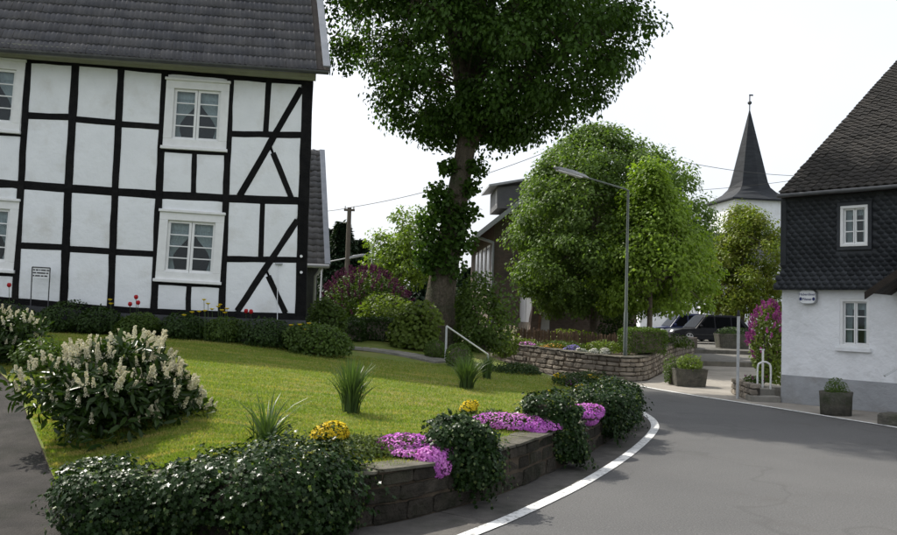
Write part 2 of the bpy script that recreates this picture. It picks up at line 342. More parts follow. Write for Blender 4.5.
def lump_field(k, amp, seed):
    g = np.random.default_rng(seed); D = unit(g.normal(0, 1, (k, 3))); A = g.uniform(-amp, amp, k); W = g.uniform(3, 9, k)
    def f(d):
        r = np.ones(len(d))
        for i in range(k): r += A[i] * np.exp(W[i] * (d @ D[i] - 1))
        return r
    return f
def blob(n, c, rad, amp=0.3, lumps=26, shell=0.4, seed=1, zmin=None, power=2.0):
    d = unit(rng.normal(0, 1, (n, 3))); f = lump_field(lumps, amp, seed)
    r = f(d) * (1 - shell * rng.uniform(0, 1, n) ** power)
    if power != 2.0: pass
    p = d * r[:, None] * np.array(rad) + np.array(c)
    nr = unit(d / np.array(rad))
    if zmin is not None:
        k = p[:, 2] > zmin; p, nr = p[k], nr[k]
    return p, nr
def shrub(name, label, cat, base, rad, n, mt, leaf='diamond', size=0.07, amp=0.3, seed=1, group=None, lift=0.75, up=0.5, stem=True, shell=0.55, petals=None, tip=None):
    """a bush: leaves through a lumpy crown, a few woody stems from the ground; optional blossom clusters"""
    base = Vector(base); t = thing(name, label, cat, base, group)
    c = (base.x, base.y, base.z + rad[2] * lift)
    p, nr = blob(n, c, rad, amp, 26, shell, seed, base.z + 0.01)
    nr = unit(nr + np.array([0, 0, up]))
    leaves('foliage', leaf, p, nr, rng.uniform(0.7, 1.25, len(p)) * size, mt, t)
    if stem:
        mb = MB(); q = random.Random(seed)
        for _ in range(6):
            a = q.uniform(0, 6.28); r = q.uniform(.3, .7)
            e = base + Vector((math.cos(a) * rad[0] * r, math.sin(a) * rad[1] * r, rad[2] * (lift + q.uniform(.1, .5))))
            mid = base.lerp(e, .5) + Vector((q.uniform(-.05, .05), q.uniform(-.05, .05), .05))
            mb.tube([base + Vector((math.cos(a) * .05, math.sin(a) * .05, -0.03)), mid, e], [0.02 + .02 * rad[2], 0.014 + .012 * rad[2], 0.006], 5)
        mb.build('stem', 'bark_thin', t)
    if petals:
        pm, num, cl, ps, zlo = petals
        f = lump_field(26, amp, seed); d = unit(np.random.default_rng(seed + 5).normal(0, 1, (num, 3))); d[:, 2] = np.where(d[:, 2] < zlo, -d[:, 2], d[:, 2]); d = unit(d)
        cc = d * (f(d) * 1.0)[:, None] * np.array(rad) + np.array(c)
        k = 26; ax = unit(d + np.array([0, 0, .8]))
        h = rng.uniform(0, 1, (num, k, 1)); rr = (1 - h) * .35 * cl * rng.uniform(.3, 1, (num, k, 1))
        off = unit(rng.normal(0, 1, (num * k, 3))).reshape(num, k, 3) * rr + ax[:, None, :] * h * cl
        pp = (cc[:, None, :] + off).reshape(-1, 3); pp = pp[pp[:, 2] > base.z + .02]
        leaves('blossom', 'petal', pp, unit(rng.normal(0, 1, (len(pp), 3))), rng.uniform(.7, 1.2, len(pp)) * ps, pm, t)
    return t
def cushion(name, label, cat, base, rad, n, petal, under='leaf_thyme', ps=0.02, group=None, amp=0.3, seed=3, cover=0.85, droop=None):
    """a low flowering cushion plant: small green leaves under a skin of petals"""
    base = Vector(base); t = thing(name, label, cat, base, group)
    p, nr = blob(n // 2, base, rad, amp, 20, .5, seed, None)
    p[:, 2] = np.maximum(p[:, 2], base.z - rad[2] * .3)
    leaves('foliage', 'diamond', p * 1.0, unit(nr + np.array([0, 0, .4])), rng.uniform(.7, 1.2, len(p)) * ps * 1.3, under, t)
    p, nr = blob(n, base, (rad[0] * 1.03, rad[1] * 1.03, rad[2] * 1.06), amp, 20, .1, seed, base.z - rad[2] * .2)
    keep = rng.uniform(0, 1, len(p)) < cover * np.clip(.55 + .6 * np.sin(p[:, 0] * 23 + p[:, 1] * 17) * np.sin(p[:, 1] * 29 - p[:, 0] * 11) + .5, 0.25, 1); p, nr = p[keep], nr[keep]
    leaves('flowers', 'petal', p, unit(nr + np.array([0, 0, .5])), rng.uniform(.7, 1.3, len(p)) * ps, petal, t, jitter=.35)
    if droop is not None:
        dp, dr = droop; p, nr = blob(n // 3, base + Vector(dp), dr, amp, 20, .3, seed + 1)
        leaves('trailing_flowers', 'petal', p, nr, rng.uniform(.7, 1.3, len(p)) * ps, petal, t, jitter=.35)
    return t
def tuft(name, label, base, h, spread, n, wd=0.012, group=None, seed=1, cat='plant', mt='leaf_blade', vary=.5, flowers=None):
    base = Vector(base); q = np.random.default_rng(seed); t = thing(name, label, cat, base, group)
    a = q.uniform(0, 6.283, n); r0 = q.uniform(0, .28, n) * spread; lean = q.uniform(.1, 1, n) ** 1.2 * spread; H = h * q.uniform(1 - vary, 1, n)
    K = 5; V = np.zeros((n, K * 2, 3)); dirx = np.cos(a); diry = np.sin(a)
    tw = a + math.pi / 2 + q.normal(0, .6, n)
    for i in range(K):
        s = i / (K - 1); out = r0 + lean * s ** 2.0
        z = H * (s - .22 * (lean / max(spread, 1e-3)) * s ** 3)
        wv = wd * (1 - s ** 2 * .93) * .5
        cx, cy = base.x + dirx * out, base.y + diry * out
        for j, sg in enumerate((-1, 1)):
            V[:, i * 2 + j, 0] = cx + sg * np.cos(tw) * wv; V[:, i * 2 + j, 1] = cy + sg * np.sin(tw) * wv; V[:, i * 2 + j, 2] = base.z - .01 + z
    TT = []
    for i in range(K - 1): TT += [(2 * i, 2 * i + 1, 2 * i + 3), (2 * i, 2 * i + 3, 2 * i + 2)]
    T = np.array(TT)[None] + (np.arange(n) * K * 2)[:, None, None]
    trimesh('blades', V.reshape(-1, 3), T.reshape(-1, 3), mt, t)
    return t
def tree(name, label, base, trunk, crown, nclump, per, size, mt, seed, group='trees', leaf='diamond', cr=0.55, prof=None, bark='bark', limbs=12, cat='tree', extra=None, rpow=0.42):
    """tapered trunk and limbs, leaf clumps through the crown's volume with gaps between them"""
    q = np.random.default_rng(seed); t = thing(name, label, cat, base, group)
    c, rad = np.array(crown[0]), np.array(crown[1])
    cl = []
    f = lump_field(30, .26, seed)
    while len(cl) < nclump:
        if prof is None:
            d = unit(q.normal(0, 1, (1, 3)))[0]; r = q.uniform(0, 1) ** rpow * f(d[None])[0]; p = d * r
        else:
            z = q.uniform(-1, 1); lim = prof(z)
            if q.uniform() > .25 + .75 * lim: continue
            a = q.uniform(0, 6.283); d = unit(np.array([[math.cos(a), math.sin(a), z]])); r = lim * q.uniform(0, 1) ** rpow * f(d)[0]
            p = np.array([math.cos(a) * r, math.sin(a) * r, z])
        cl.append(c + p * rad)
    cl = np.array(cl)
    # leaves
    n = nclump * per; k = np.repeat(np.arange(nclump), per)
    rr = cr * q.uniform(.65, 1.3, nclump)[k]
    off = q.normal(0, 1, (n, 3)); off = unit(off) * (q.uniform(0, 1, n) ** .45 * rr)[:, None]; off[:, 2] *= .72
    out = unit((cl - c) / rad)[k]
    pos = cl[k] + off; nr = unit(unit(off) * .7 + out * .35 + np.array([0, 0, .7]))
    hang = unit(off) * .5 + np.array([0, 0, -.6])
    leaves('crown', leaf, pos, nr, q.uniform(.7, 1.3, n) * size, mt, t, tang=hang, jitter=.45)
    # wood
    mb = MB(); tp, tr = trunk; sp = spline(tp, 6); rs = []
    for i in range(len(sp)):
        s = i / (len(sp) - 1) * (len(tr) - 1); a = int(min(s, len(tr) - 2)); rs.append(tr[a] + (tr[a + 1] - tr[a]) * (s - a))
    mb.tube(sp, rs, 12 if tr[0] > .1 else 8)
    qq = random.Random(seed); order = list(range(nclump)); qq.shuffle(order)
    heads = order[:limbs]; hp = []
    for i in heads:
        e = Vector(cl[i]); s0 = qq.uniform(.55, .98); a = sp[int(s0 * (len(sp) - 1))]; r0 = rs[int(s0 * (len(sp) - 1))]
        e2 = a.lerp(e, .8); mid = a.lerp(e2, .45) + Vector((0, 0, .12 * (e2 - a).length))
        pts = spline([a, mid, e2], 4); n_ = len(pts)
        mb.tube(pts, [max(.012, r0 * .45 * (1 - .8 * j / (n_ - 1))) for j in range(n_)], 6); hp += pts[3:]
    for i in order[limbs:]:
        e = Vector(cl[i]); a = min(hp, key=lambda p: (p - e).length) if hp else sp[-1]
        if (a - e).length < 2.6: mb.tube([a, a.lerp(e, .5) + Vector((0, 0, .06)), e], [.022, .014, .006], 4, cap=False)
    mb.build('trunk', bark, t)
    if extra: extra(t)
    return t

# ------------------------------------------------------------------ the setting: ground, road, lawn, banks
WALLPX = [(365, 528), (451, 509), (500, 495), (543, 476), (600, 447), (634, 420)]
wp = [G(x, y) for x, y in WALLPX]
wallc = spline([(-4.0, 5.75, 0), (-2.75, 5.98, 0), (-1.6, 6.12, 0)] + wp + [(2.75, 14.6, 0), (2.1, 16.2, 0)], 10)
WALLC = [Vector((p.x, p.y, 0)) for p in wallc]
WARR = np.array([(p.x, p.y) for p in WALLC[:-12]])
def LAWN(x, y):
    d = math.sqrt(float(np.min((WARR[:, 0] - x) ** 2 + (WARR[:, 1] - y) ** 2)))
    und = 0.02 * math.sin(x * 1.3 + .4) * math.sin(y * .9)
    z = 0.41 + 0.62 * smooth(d / 9.8) + und * smooth(d / 2)
    e = math.sqrt(float(np.min((EARR[:, 0] - x) ** 2 + (EARR[:, 1] - y) ** 2))); k = smooth(e / 1.3)
    return z * k + (DRIVE(x, y) + .03) * (1 - k)
def DRIVE(x, y): return 0.005 + 0.8 * smooth((y - 5.3) / 9.0)
def resample(c, n):
    c = [Vector(p) for p in c]; L_ = [0]
    for a, b in zip(c, c[1:]): L_.append(L_[-1] + (b - a).length)
    out = []
    for i in range(n):
        s = L_[-1] * i / (n - 1); k = 0
        while k < len(c) - 2 and L_[k + 1] < s: k += 1
        out.append(c[k].lerp(c[k + 1], (s - L_[k]) / max(1e-6, L_[k + 1] - L_[k])))
    return out
def ruled(A, B, n, m, hf, skirt=None):
    A, B = resample(A, n), resample(B, n); mb = MB(); vs = []; fs = []
    for i in range(n):
        for j in range(m):
            p = A[i].lerp(B[i], j / (m - 1)); vs.append((p.x, p.y, hf(p.x, p.y)))
    for i in range(n - 1):
        for j in range(m - 1):
            fs.append((i * m + j, i * m + j + 1, (i + 1) * m + j + 1, (i + 1) * m + j))
    a, b, c = (Vector(vs[k]) for k in fs[len(fs) // 2][:3])
    if (b - a).cross(c - a).z < 0: fs = [f[::-1] for f in fs]
    mb.add(vs, fs, 0, True)
    if skirt is not None:
        ring = [i * m for i in range(n)] + [(n - 1) * m + j for j in range(1, m)] + [i * m + m - 1 for i in range(n - 2, -1, -1)] + [j for j in range(m - 2, 0, -1)]
        top = [vs[i] for i in ring]; bot = [(x, y, skirt) for x, y, z in top]; k = len(ring)
        mb.add(top + bot, [(i, (i + 1) % k, k + (i + 1) % k, k + i) for i in range(k)], 1)
    return mb
def struct(mb, name, mats): return tag(mb.build(name, mats), kind='structure')

# ground to the horizon
mb = MB(); mb.add([(-900, -300, -.09), (900, -300, -.09), (900, 1500, -.09), (-900, 1500, -.09)], [(0, 1, 2, 3)]); struct(mb, 'ground', 'field')
# the road sheet runs under the verge and walls, so no gap can open
mb = MB()
rp = [(-14, -9), (22, -9), (22, 13), (9, 15.5), (6, 19), (5.2, 23), (3, 28), (-4, 38), (-12, 46), (-16, 44), (-6, 31), (-1, 23), (0.5, 18), (-4, 12), (-14, 6)]
mb.add([(x, y, 0) for x, y in rp], [list(range(len(rp)))]); struct(mb, 'road', 'asphalt')
# paving strip between wall and white line
LINEPX = [(470, 535), (505, 521), (540, 505), (575, 488), (603, 472), (627, 456), (644, 442), (653, 432), (655, 425.5), (651, 419), (643, 413.5), (636, 410.5)]
linec = [G(x, y) for x, y in LINEPX]
ext0 = linec[0] + (linec[0] - linec[1]) * 6
bk = G(636, 410.5)
linec = spline([ext0] + linec + [bk + Vector((-.35, .55, 0)), bk + Vector((-.95, 1.9, 0)), bk + Vector((-2.2, 4.5, 0)), bk + Vector((-3.8, 8.5, 0))], 8)
def strip(c, w0, w1, z):
    mb = MB(); vs = []
    for i, p in enumerate(c):
        d = (c[min(i + 1, len(c) - 1)] - c[max(i - 1, 0)]); d.z = 0; d.normalize(); s = Vector((d.y, -d.x, 0))
        vs += [(p.x + s.x * w0, p.y + s.y * w0, z), (p.x + s.x * w1, p.y + s.y * w1, z)]
    fs = [(2 * i, 2 * i + 1, 2 * i + 3, 2 * i + 2) for i in range(len(c) - 1)]
    a, b, cc = (Vector(vs[k]) for k in fs[0][:3])
    if (b - a).cross(cc - a).z < 0: fs = [f[::-1] for f in fs]
    return mb.add(vs, fs)
struct(strip(linec, -1.5, .01, 0.004), 'gutter_strip', 'gutter_paving')
one(strip(linec, -.06, .06, 0.008), 'edge_line', 'paint_line', 'broad white painted line curving round the ivy wall', 'road marking')
farc = [G(x, y) for x, y in [(560, 372.5), (600, 379), (621.5, 383), (660, 390), (699, 396.5), (742, 403), (799, 412), (848, 420), (897, 428), (990, 446)]]
farc = spline(farc, 8)
one(strip(farc, -.055, .055, 0.010), 'edge_line', 'paint_line', 'thin white painted line along the far side of the road', 'road marking')

# left driveway, rising to the house
EDGE = [(-2.5, 5.7, 0)] + [tuple(S(x, y, DRIVE)) for x, y in ((66, 512), (52, 478), (38, 442), (24, 410), (14, 388))] + [(-8.0, 13.6, 0), (-12, 15.4, 0), (-22, 16.2, 0)]
EDGE = [(x, y, 0) for x, y, z in EDGE]; print('edge', EDGE)
EDGEC = spline(EDGE, 8); EARR = np.array([(p.x, p.y) for p in EDGEC])
struct(ruled([(-12, 2.5, 0), (-12, 5, 0), (-14, 9, 0), (-19, 12.5, 0), (-26, 15.9, 0)], [p + Vector((.35, .1, 0)) for p in EDGEC], 30, 14, lambda x, y: DRIVE(x, y) + .004, -.08), 'driveway', ['driveway_asphalt', 'earth'])
# lawn and the planted ground behind it
back = spline([(2.1, 16.2, 0), (1.1, 18.4, 0), (0.5, 21, 0), (-1.6, 25, 0), (-7, 32, 0), (-14, 40, 0)], 8)
Bc = WALLC[13:] + back[1:]
Ac = EDGEC[4:] + [Vector((-26, 20, 0)), Vector((-26, 30, 0)), Vector((-22, 40, 0))]
struct(ruled(Ac, [p - Vector((.0, 0, 0)) for p in Bc], 120, 60, LAWN, -.08), 'lawn', ['lawn_ground', 'earth'])
# grass blades over the mown part
def grass():
    A, B = resample(Ac, 60), resample(Bc, 60)
    N = 430000; i = rng.uniform(0, 1, N) ** 1.15 * 33; k = i.astype(int); fr = i - k; s = rng.uniform(0.01, .985, N)
    a = np.array([tuple(p)[:2] for p in A]); b = np.array([tuple(p)[:2] for p in B])
    aa = a[k] + (a[k + 1] - a[k]) * fr[:, None]; bb = b[k] + (b[k + 1] - b[k]) * fr[:, None]
    xy = aa + (bb - aa) * s[:, None]
    keep = (xy[:, 1] < 16.6) & (xy[:, 0] > -9.5); xy = xy[keep]; n = len(xy)
    gx = np.linspace(-12, 5, 100); gy = np.linspace(4, 22, 100); H = np.array([[LAWN(x, y) for y in gy] for x in gx])
    fx = np.clip((xy[:, 0] + 12) / 17 * 99, 0, 98.99); fy = np.clip((xy[:, 1] - 4) / 18 * 99, 0, 98.99)
    ix, iy = fx.astype(int), fy.astype(int); tx, ty = fx - ix, fy - iy
    z = (H[ix, iy] * (1 - tx) + H[ix + 1, iy] * tx) * (1 - ty) + (H[ix, iy + 1] * (1 - tx) + H[ix + 1, iy + 1] * tx) * ty
    p = np.column_stack([xy, z - .006]); an = rng.uniform(0, 6.283, n); wd = rng.uniform(.004, .009, n)
    h = rng.uniform(.018, .042, n); le = rng.normal(0, .02, (n, 2))
    V = np.zeros((n, 3, 3)); V[:] = p[:, None, :]
    V[:, 0, 0] += np.cos(an) * wd; V[:, 0, 1] += np.sin(an) * wd; V[:, 1, 0] -= np.cos(an) * wd; V[:, 1, 1] -= np.sin(an) * wd
    V[:, 2, :2] += le; V[:, 2, 2] += h
    o = trimesh('lawn_grass', V.reshape(-1, 3), np.arange(n * 3).reshape(-1, 3), 'grass_blade')
    tag(o, 'short mown green grass of the sloping front lawn', 'grass', kind='stuff')
grass()
# bank behind the far rubble wall, carrying the brick house and the lindens
W2 = [(-3.5, 33.5, 0), (-0.6, 29.2, 0), (1.7, 25.6, 0), (3.2, 23.1, 0), (4.3, 21.9, 0), (5.0, 22.0, 0), (5.6, 23.2, 0), (6.9, 26.4, 0), (9.9, 34.0, 0)]
W2C = spline(W2, 8)
def BANK(x, y): return 0.62 + 0.25 * smooth((y - 23) / 12)
struct(ruled([p for p in W2C], [(-4, 60, 0), (2, 52, 0), (6, 46, 0), (9, 40, 0), (10.6, 36, 0)], 50, 24, BANK, -.08), 'bank', ['earth', 'earth'])
# forecourt rising to the steps
def COURT(x, y): return 0.006 + 0.10 * smooth((y - 20.5) / 6) 
struct(ruled([(5.0, 20.6, 0), (5.0, 21.5, 0), (5.7, 23.2, 0), (7.1, 26.4, 0), (7.9, 28.4, 0)], [(12.5, 12.0, 0), (14, 17, 0), (14, 21, 0), (14, 25, 0), (14, 28.4, 0)], 30, 20, COURT), 'forecourt', 'forecourt_paving')
mbp = MB()
fl = [p for p in farc if 3.9 < p.x < 9.5]
mbp.add([(p.x, p.y + .02, .0045) for p in fl] + [(13, 14, .0045), (13, 22, .0045), (5.2, 22, .0045)], [list(range(len(fl) + 3))[::-1]])
struct(mbp, 'verge_paving', 'forecourt_paving')
def step(y0, y1, x0, x1, z0, z1, name):
    mb = MB(); mb.prism([(x0, y0, z0), (x1, y0, z0), (x1, y1, z0), (x0, y1, z0)], (0, 0, z1 - z0)); return mb
one(step(28.2, 34.6, 7.2, 16, -.05, .27, ''), 'broad_step', 'step_dark', 'lower of two broad stone steps up to the parked cars', 'steps', bevel=.015)
one(step(34.4, 35.6, 8.6, 17, -.05, .43, ''), 'broad_step', 'step_dark', 'upper of two broad stone steps up to the parked cars', 'steps', bevel=.015)
mb = MB(); mb.add([(8, 35.58, .44), (60, 35.58, .44), (60, 110, .6), (-10, 110, .6), (6, 46, .44)], [(0, 1, 2, 3, 4)]); struct(mb, 'parking_terrace', 'step_dark')

# ------------------------------------------------------------------ stone walls: every stone its own piece
def stone_mesh(name, seed, bev, rough, mt):
    bm = bmesh.new(); bmesh.ops.create_cube(bm, size=1); q = random.Random(seed)
    bmesh.ops.bevel(bm, geom=bm.edges[:], offset=bev, segments=1, affect='EDGES', profile=.5)
    for v in bm.verts: v.co += Vector((q.uniform(-1, 1), q.uniform(-1, 1), q.uniform(-1, 1))) * rough
    me = bpy.data.meshes.new(name); bm.to_mesh(me); bm.free(); me.materials.append(M[mt]); return me
def stone_wall(name, label, curve, hf, courses, lr, depth, mt, bev, rough, cap=None, seed=1, cat='wall', group=None, z0=lambda p: 0.0, gap=.014, side=1, capmt='cap_stone'):
    curve = [Vector((p.x, p.y, 0)) for p in curve]; q = random.Random(seed)
    t = thing(name, label, cat, (curve[0].x, curve[0].y, z0(curve[0])), group)
    Ls = [0]
    for a, b in zip(curve, curve[1:]): Ls.append(Ls[-1] + (b - a).length)
    def at(s):
        s = max(0, min(Ls[-1], s)); k = 0
        while k < len(curve) - 2 and Ls[k + 1] < s: k += 1
        d = (curve[k + 1] - curve[k]); d.normalize()
        return curve[k].lerp(curve[k + 1], (s - Ls[k]) / max(1e-6, Ls[k + 1] - Ls[k])), d
    # mortar core
    mb = MB(); vs = []; n = 60
    for i in range(n):
        p, d = at(Ls[-1] * i / (n - 1)); s = Vector((d.y, -d.x, 0)) * side; h = hf(p); zz = z0(p)
        a, b = p - s * .03, p - s * (depth - .02)
        vs += [(a.x, a.y, zz - .1), (b.x, b.y, zz - .1), (b.x, b.y, zz + h - .015), (a.x, a.y, zz + h - .015)]
    fs = []
    for i in range(n - 1):
        for k in range(4): fs.append((i * 4 + k, i * 4 + (k + 1) % 4, (i + 1) * 4 + (k + 1) % 4, (i + 1) * 4 + k))
    fs += [(0, 1, 2, 3), tuple(4 * (n - 1) + k for k in (3, 2, 1, 0))]
    mb.add(vs, fs); mb.build('mortar', 'mortar', t)
    var = [stone_mesh('stone', seed * 10 + k, bev, rough, mt) for k in range(5)]
    capv = [stone_mesh('capstone', seed * 10 + 7 + k, .06, .03, capmt) for k in range(3)]
    inv = Matrix.Translation(-wloc(t))
    def place(me, nm, s, ln, zc, hh, dp, out):
        p, d = at(s + ln / 2); sd = Vector((d.y, -d.x, 0)) * side
        o = bpy.data.objects.new(nm, me); c = p - sd * (dp / 2 - out)
        o.location = (c.x, c.y, zc); o.rotation_euler = (q.uniform(-.02, .02), q.uniform(-.02, .02), math.atan2(d.y, d.x) + q.uniform(-.03, .03))
        o.scale = (ln - gap, dp, hh - gap); col.objects.link(o); o.parent = t; o.matrix_parent_inverse = inv
    z = 0.0; htot = sum(courses)
    for ci, ch in enumerate(courses):
        s = -q.uniform(0, lr[0])
        while s < Ls[-1] - .05:
            ln = q.uniform(*lr); a = max(0, s); e = min(Ls[-1], s + ln)
            if e - a > .08:
                p, d = at((a + e) / 2); k = hf(p) / htot
                hh = ch * k * q.uniform(.9, 1.0)
                place(q.choice(var), 'stone', a, e - a, z0(p) + z * k + ch * k / 2, ch * k if rough < .04 else hh, .12, q.uniform(0, .022))
            s += ln
        z += ch
    if cap:
        s = 0
        while s < Ls[-1] - .1:
            ln = min(q.uniform(.35, .62), Ls[-1] - s); p, d = at(s + ln / 2)
            place(q.choice(capv), 'capstone', s, ln, z0(p) + hf(p) + cap / 2 - .005, cap, depth + .05, .03); s += ln
    return t
stone_wall('garden_wall', 'low coursed stone retaining wall along the lawn, draped with ivy', WALLC[13:], lambda p: .40, [.165, .13, .11], (.2, .5), .26, 'wall_stone', .08, .055, cap=.04, seed=3)
stone_wall('rubble_wall', 'low rubble stone wall across the street below the picket fence', W2C, lambda p: .66 + .06 * math.sin(p.x), [.16, .1, .15, .12, .13], (.13, .46), .35, 'rubble_stone', .14, .085, cap=.05, seed=5, z0=lambda p: max(0, COURT(p.x, p.y) * smooth((p.x - 5) / 2)), gap=.02)
# ------------------------------------------------------------------ buildings
def window(parent, BL, BR, TL, n, casing, cols, rows, sashw=.05, barw=.022, curtain=None, sill=True, glassback=True, name='window', head=False):
    """casing, two sashes, glazing bars, panes, curtains; n points out of the wall"""
    BL, BR, TL, n = Vector(BL), Vector(BR), Vector(TL), Vector(n).normalized()
    W, H = (BR - BL).length, (TL - BL).length; u = (BR - BL).normalized(); v = (TL - BL).normalized(); v = (v - u * v.dot(u)).normalized()
    Q = lambda a, b, c=0: BL + u * a + v * b + n * c
    def rect(mb, a0, b0, a1, b1, c0, c1): mb.prism([Q(a0, b0, c0), Q(a1, b0, c0), Q(a1, b1, c0), Q(a0, b1, c0)], n * (c1 - c0))
    mb = MB(); k = casing
    rect(mb, 0, 0, W, k, -.12, .035); rect(mb, 0, H - k, W, H, -.12, .035); rect(mb, 0, k, k, H - k, -.12, .035); rect(mb, W - k, k, W, H - k, -.12, .035)
    win = mb.build(name, 'white_paint', parent, .006)
    mb = MB(); r = k * .93
    a0, b0, a1, b1 = k, k, W - k, H - k; c0, c1 = -.075, -.02
    mid = (a0 + a1) / 2; sw = sashw
    for s0, s1 in ((a0, mid - .004), (mid + .004, a1)):
        rect(mb, s0, b0, s1, b0 + sw, c0, c1); rect(mb, s0, b1 - sw, s1, b1, c0, c1); rect(mb, s0, b0 + sw, s0 + sw, b1 - sw, c0, c1); rect(mb, s1 - sw, b0 + sw, s1, b1 - sw, c0, c1)
    mb.build('sash', 'white_paint', win, .004)
    gh = (b1 - b0 - 2 * sw) / rows
    for s0, s1 in ((a0 + sw, mid - .004 - sw), (mid + .004 + sw, a1 - sw)):
        for j in range(rows):
            p = MB(); rect(p, s0, b0 + sw + j * gh + .002, s1, b0 + sw + (j + 1) * gh - .002, -.052, -.047); p.build('pane', 'pane_glass', win)
            if j: p = MB(); y = b0 + sw + j * gh; rect(p, s0, y - barw / 2, s1, y + barw / 2, -.066, -.028); p.build('glazing_bar', 'white_paint', win)
    if sill:
        mb = MB(); rect(mb, -.03, -.05, W + .03, 0.012, -.02, .09); mb.build('sill', 'white_paint', win, .008)
    if head:
        mb = MB(); rect(mb, -.02, H - .01, W + .02, H + .045, -.02, .075); mb.build('head_moulding', 'white_paint', win, .008)
    if curtain:
        for sg in (0, 1):
            vs = []; fs = []; N, K = 26, 12
            for i in range(K + 1):
                t_ = i / K; y = b0 + .02 + (b1 - b0 - .04) * (1 - t_)
                if curtain == 'tied': wd = (mid - a0) * (1.0 - .78 * smooth((t_ - .12) / .62) + .12 * smooth((t_ - .75) / .25))
                else: wd = (mid - a0) * .5
                for j in range(N + 1):
                    x = wd * j / N; x = a0 + x if sg == 0 else a1 - x
                    vs.append(Q(x, y, -.16 + .018 * math.sin(j * 2.1) * (1 - .3 * t_)))
            for i in range(K):
                for j in range(N): fs.append((i * (N + 1) + j, i * (N + 1) + j + 1, (i + 1) * (N + 1) + j + 1, (i + 1) * (N + 1) + j))
            c = MB(); c.add(vs, fs, 0, True); c.build('curtain', 'curtain', win)
        c = MB(); vs = []; fs = []; N = 40
        for i in range(2):
            for j in range(N + 1): vs.append(Q(a0 + (a1 - a0) * j / N, b1 - .01 - i * (b1 - b0) * .17, -.145 + .012 * math.sin(j * 1.7)))
        for j in range(N): fs.append((j, j + 1, N + 2 + j, N + 1 + j))
        c.add(vs, fs, 0, True); c.build('valance', 'curtain', win)
    return win
def tiles(name, O, u, up, nrm, W, H, tw, ex, mt, parent, waves=2, amp=.018, skip=None, seed=1, lift=.03):
    """roof tiles as real overlapping waved pieces, joined"""
    q = np.random.default_rng(seed); O, u, up, nrm = (np.array(Vector(a)) for a in (O, u, up, nrm)); u, up, nrm = (a / np.linalg.norm(a) for a in (u, up, nrm))
    nc, nr = int(W / tw), int(H / ex); K = 4 * waves + 1; xs = np.linspace(0, 1, K); zz = amp * np.cos(xs * waves * 2 * math.pi - .6)
    tv = []
    for (yy, dz) in ((-.01, lift), (1.12, .004)):
        for x, z in zip(xs, zz): tv.append((x * .995, yy, z + dz))
    for x, z in zip(xs, zz): tv.append((x * .995, -.01, z + lift - .02))
    tv = np.array(tv); tt = []
    for i in range(K - 1):
        tt += [(i, i + 1, K + i + 1), (i, K + i + 1, K + i), (2 * K + i, 2 * K + i + 1, i + 1), (2 * K + i, i + 1, i)]
    tt = np.array(tt); pos = []
    for r in range(nr):
        for c in range(nc):
            if skip and skip(c * tw, r * ex): continue
            pos.append((c * tw, r * ex))
    pos = np.array(pos); n = len(pos)
    dz = q.normal(0, .003, n); dx = q.normal(0, .002, n); dy = q.normal(0, .005, n); sl = q.normal(0, .006, n)
    A = pos[:, 0:1] + tv[None, :, 0] * tw + dx[:, None]; B = pos[:, 1:2] + tv[None, :, 1] * ex + dy[:, None]; C = tv[None, :, 2] + dz[:, None] + sl[:, None] * (tv[None, :, 0] - .5)
    V = O + A[..., None] * u + B[..., None] * up + C[..., None] * nrm
    T = tt[None] + (np.arange(n) * len(tv))[:, None, None]
    return trimesh(name, V.reshape(-1, 3), T.reshape(-1, 3), mt, parent, kind='stuff')

# ---- timber-framed house
FY = 17.0
HA = R(6); n_out = Vector((math.sin(HA), -math.cos(HA), 0)); FO = P(305, 316, FY); hb = Vector((-math.sin(R(16)), math.cos(R(16)), 0))
F = lambda x, y, dy=0: onplane(x, y, FO - n_out * dy, n_out)
def lerpline(pts, x):
    for (x0, y0), (x1, y1) in zip(pts, pts[1:]):
        if x <= x1 or (x1, y1) == pts[-1]: return y0 + (y1 - y0) * (x - x0) / (x1 - x0)
TOP = [(-260, 36), (0, 55), (28, 58), (76, 61), (121, 65), (165, 69), (231, 75), (313, 81)]
FLO = [(-260, 164), (0, 183.6), (25, 185.2), (75, 189), (117, 192), (159, 195), (228, 198.5), (297, 201), (312, 201.6)]
SIL = [(-260, 276), (0, 298.5), (15, 300), (63.7, 304), (110.6, 308), (154, 310.3), (222, 313), (308, 316)]
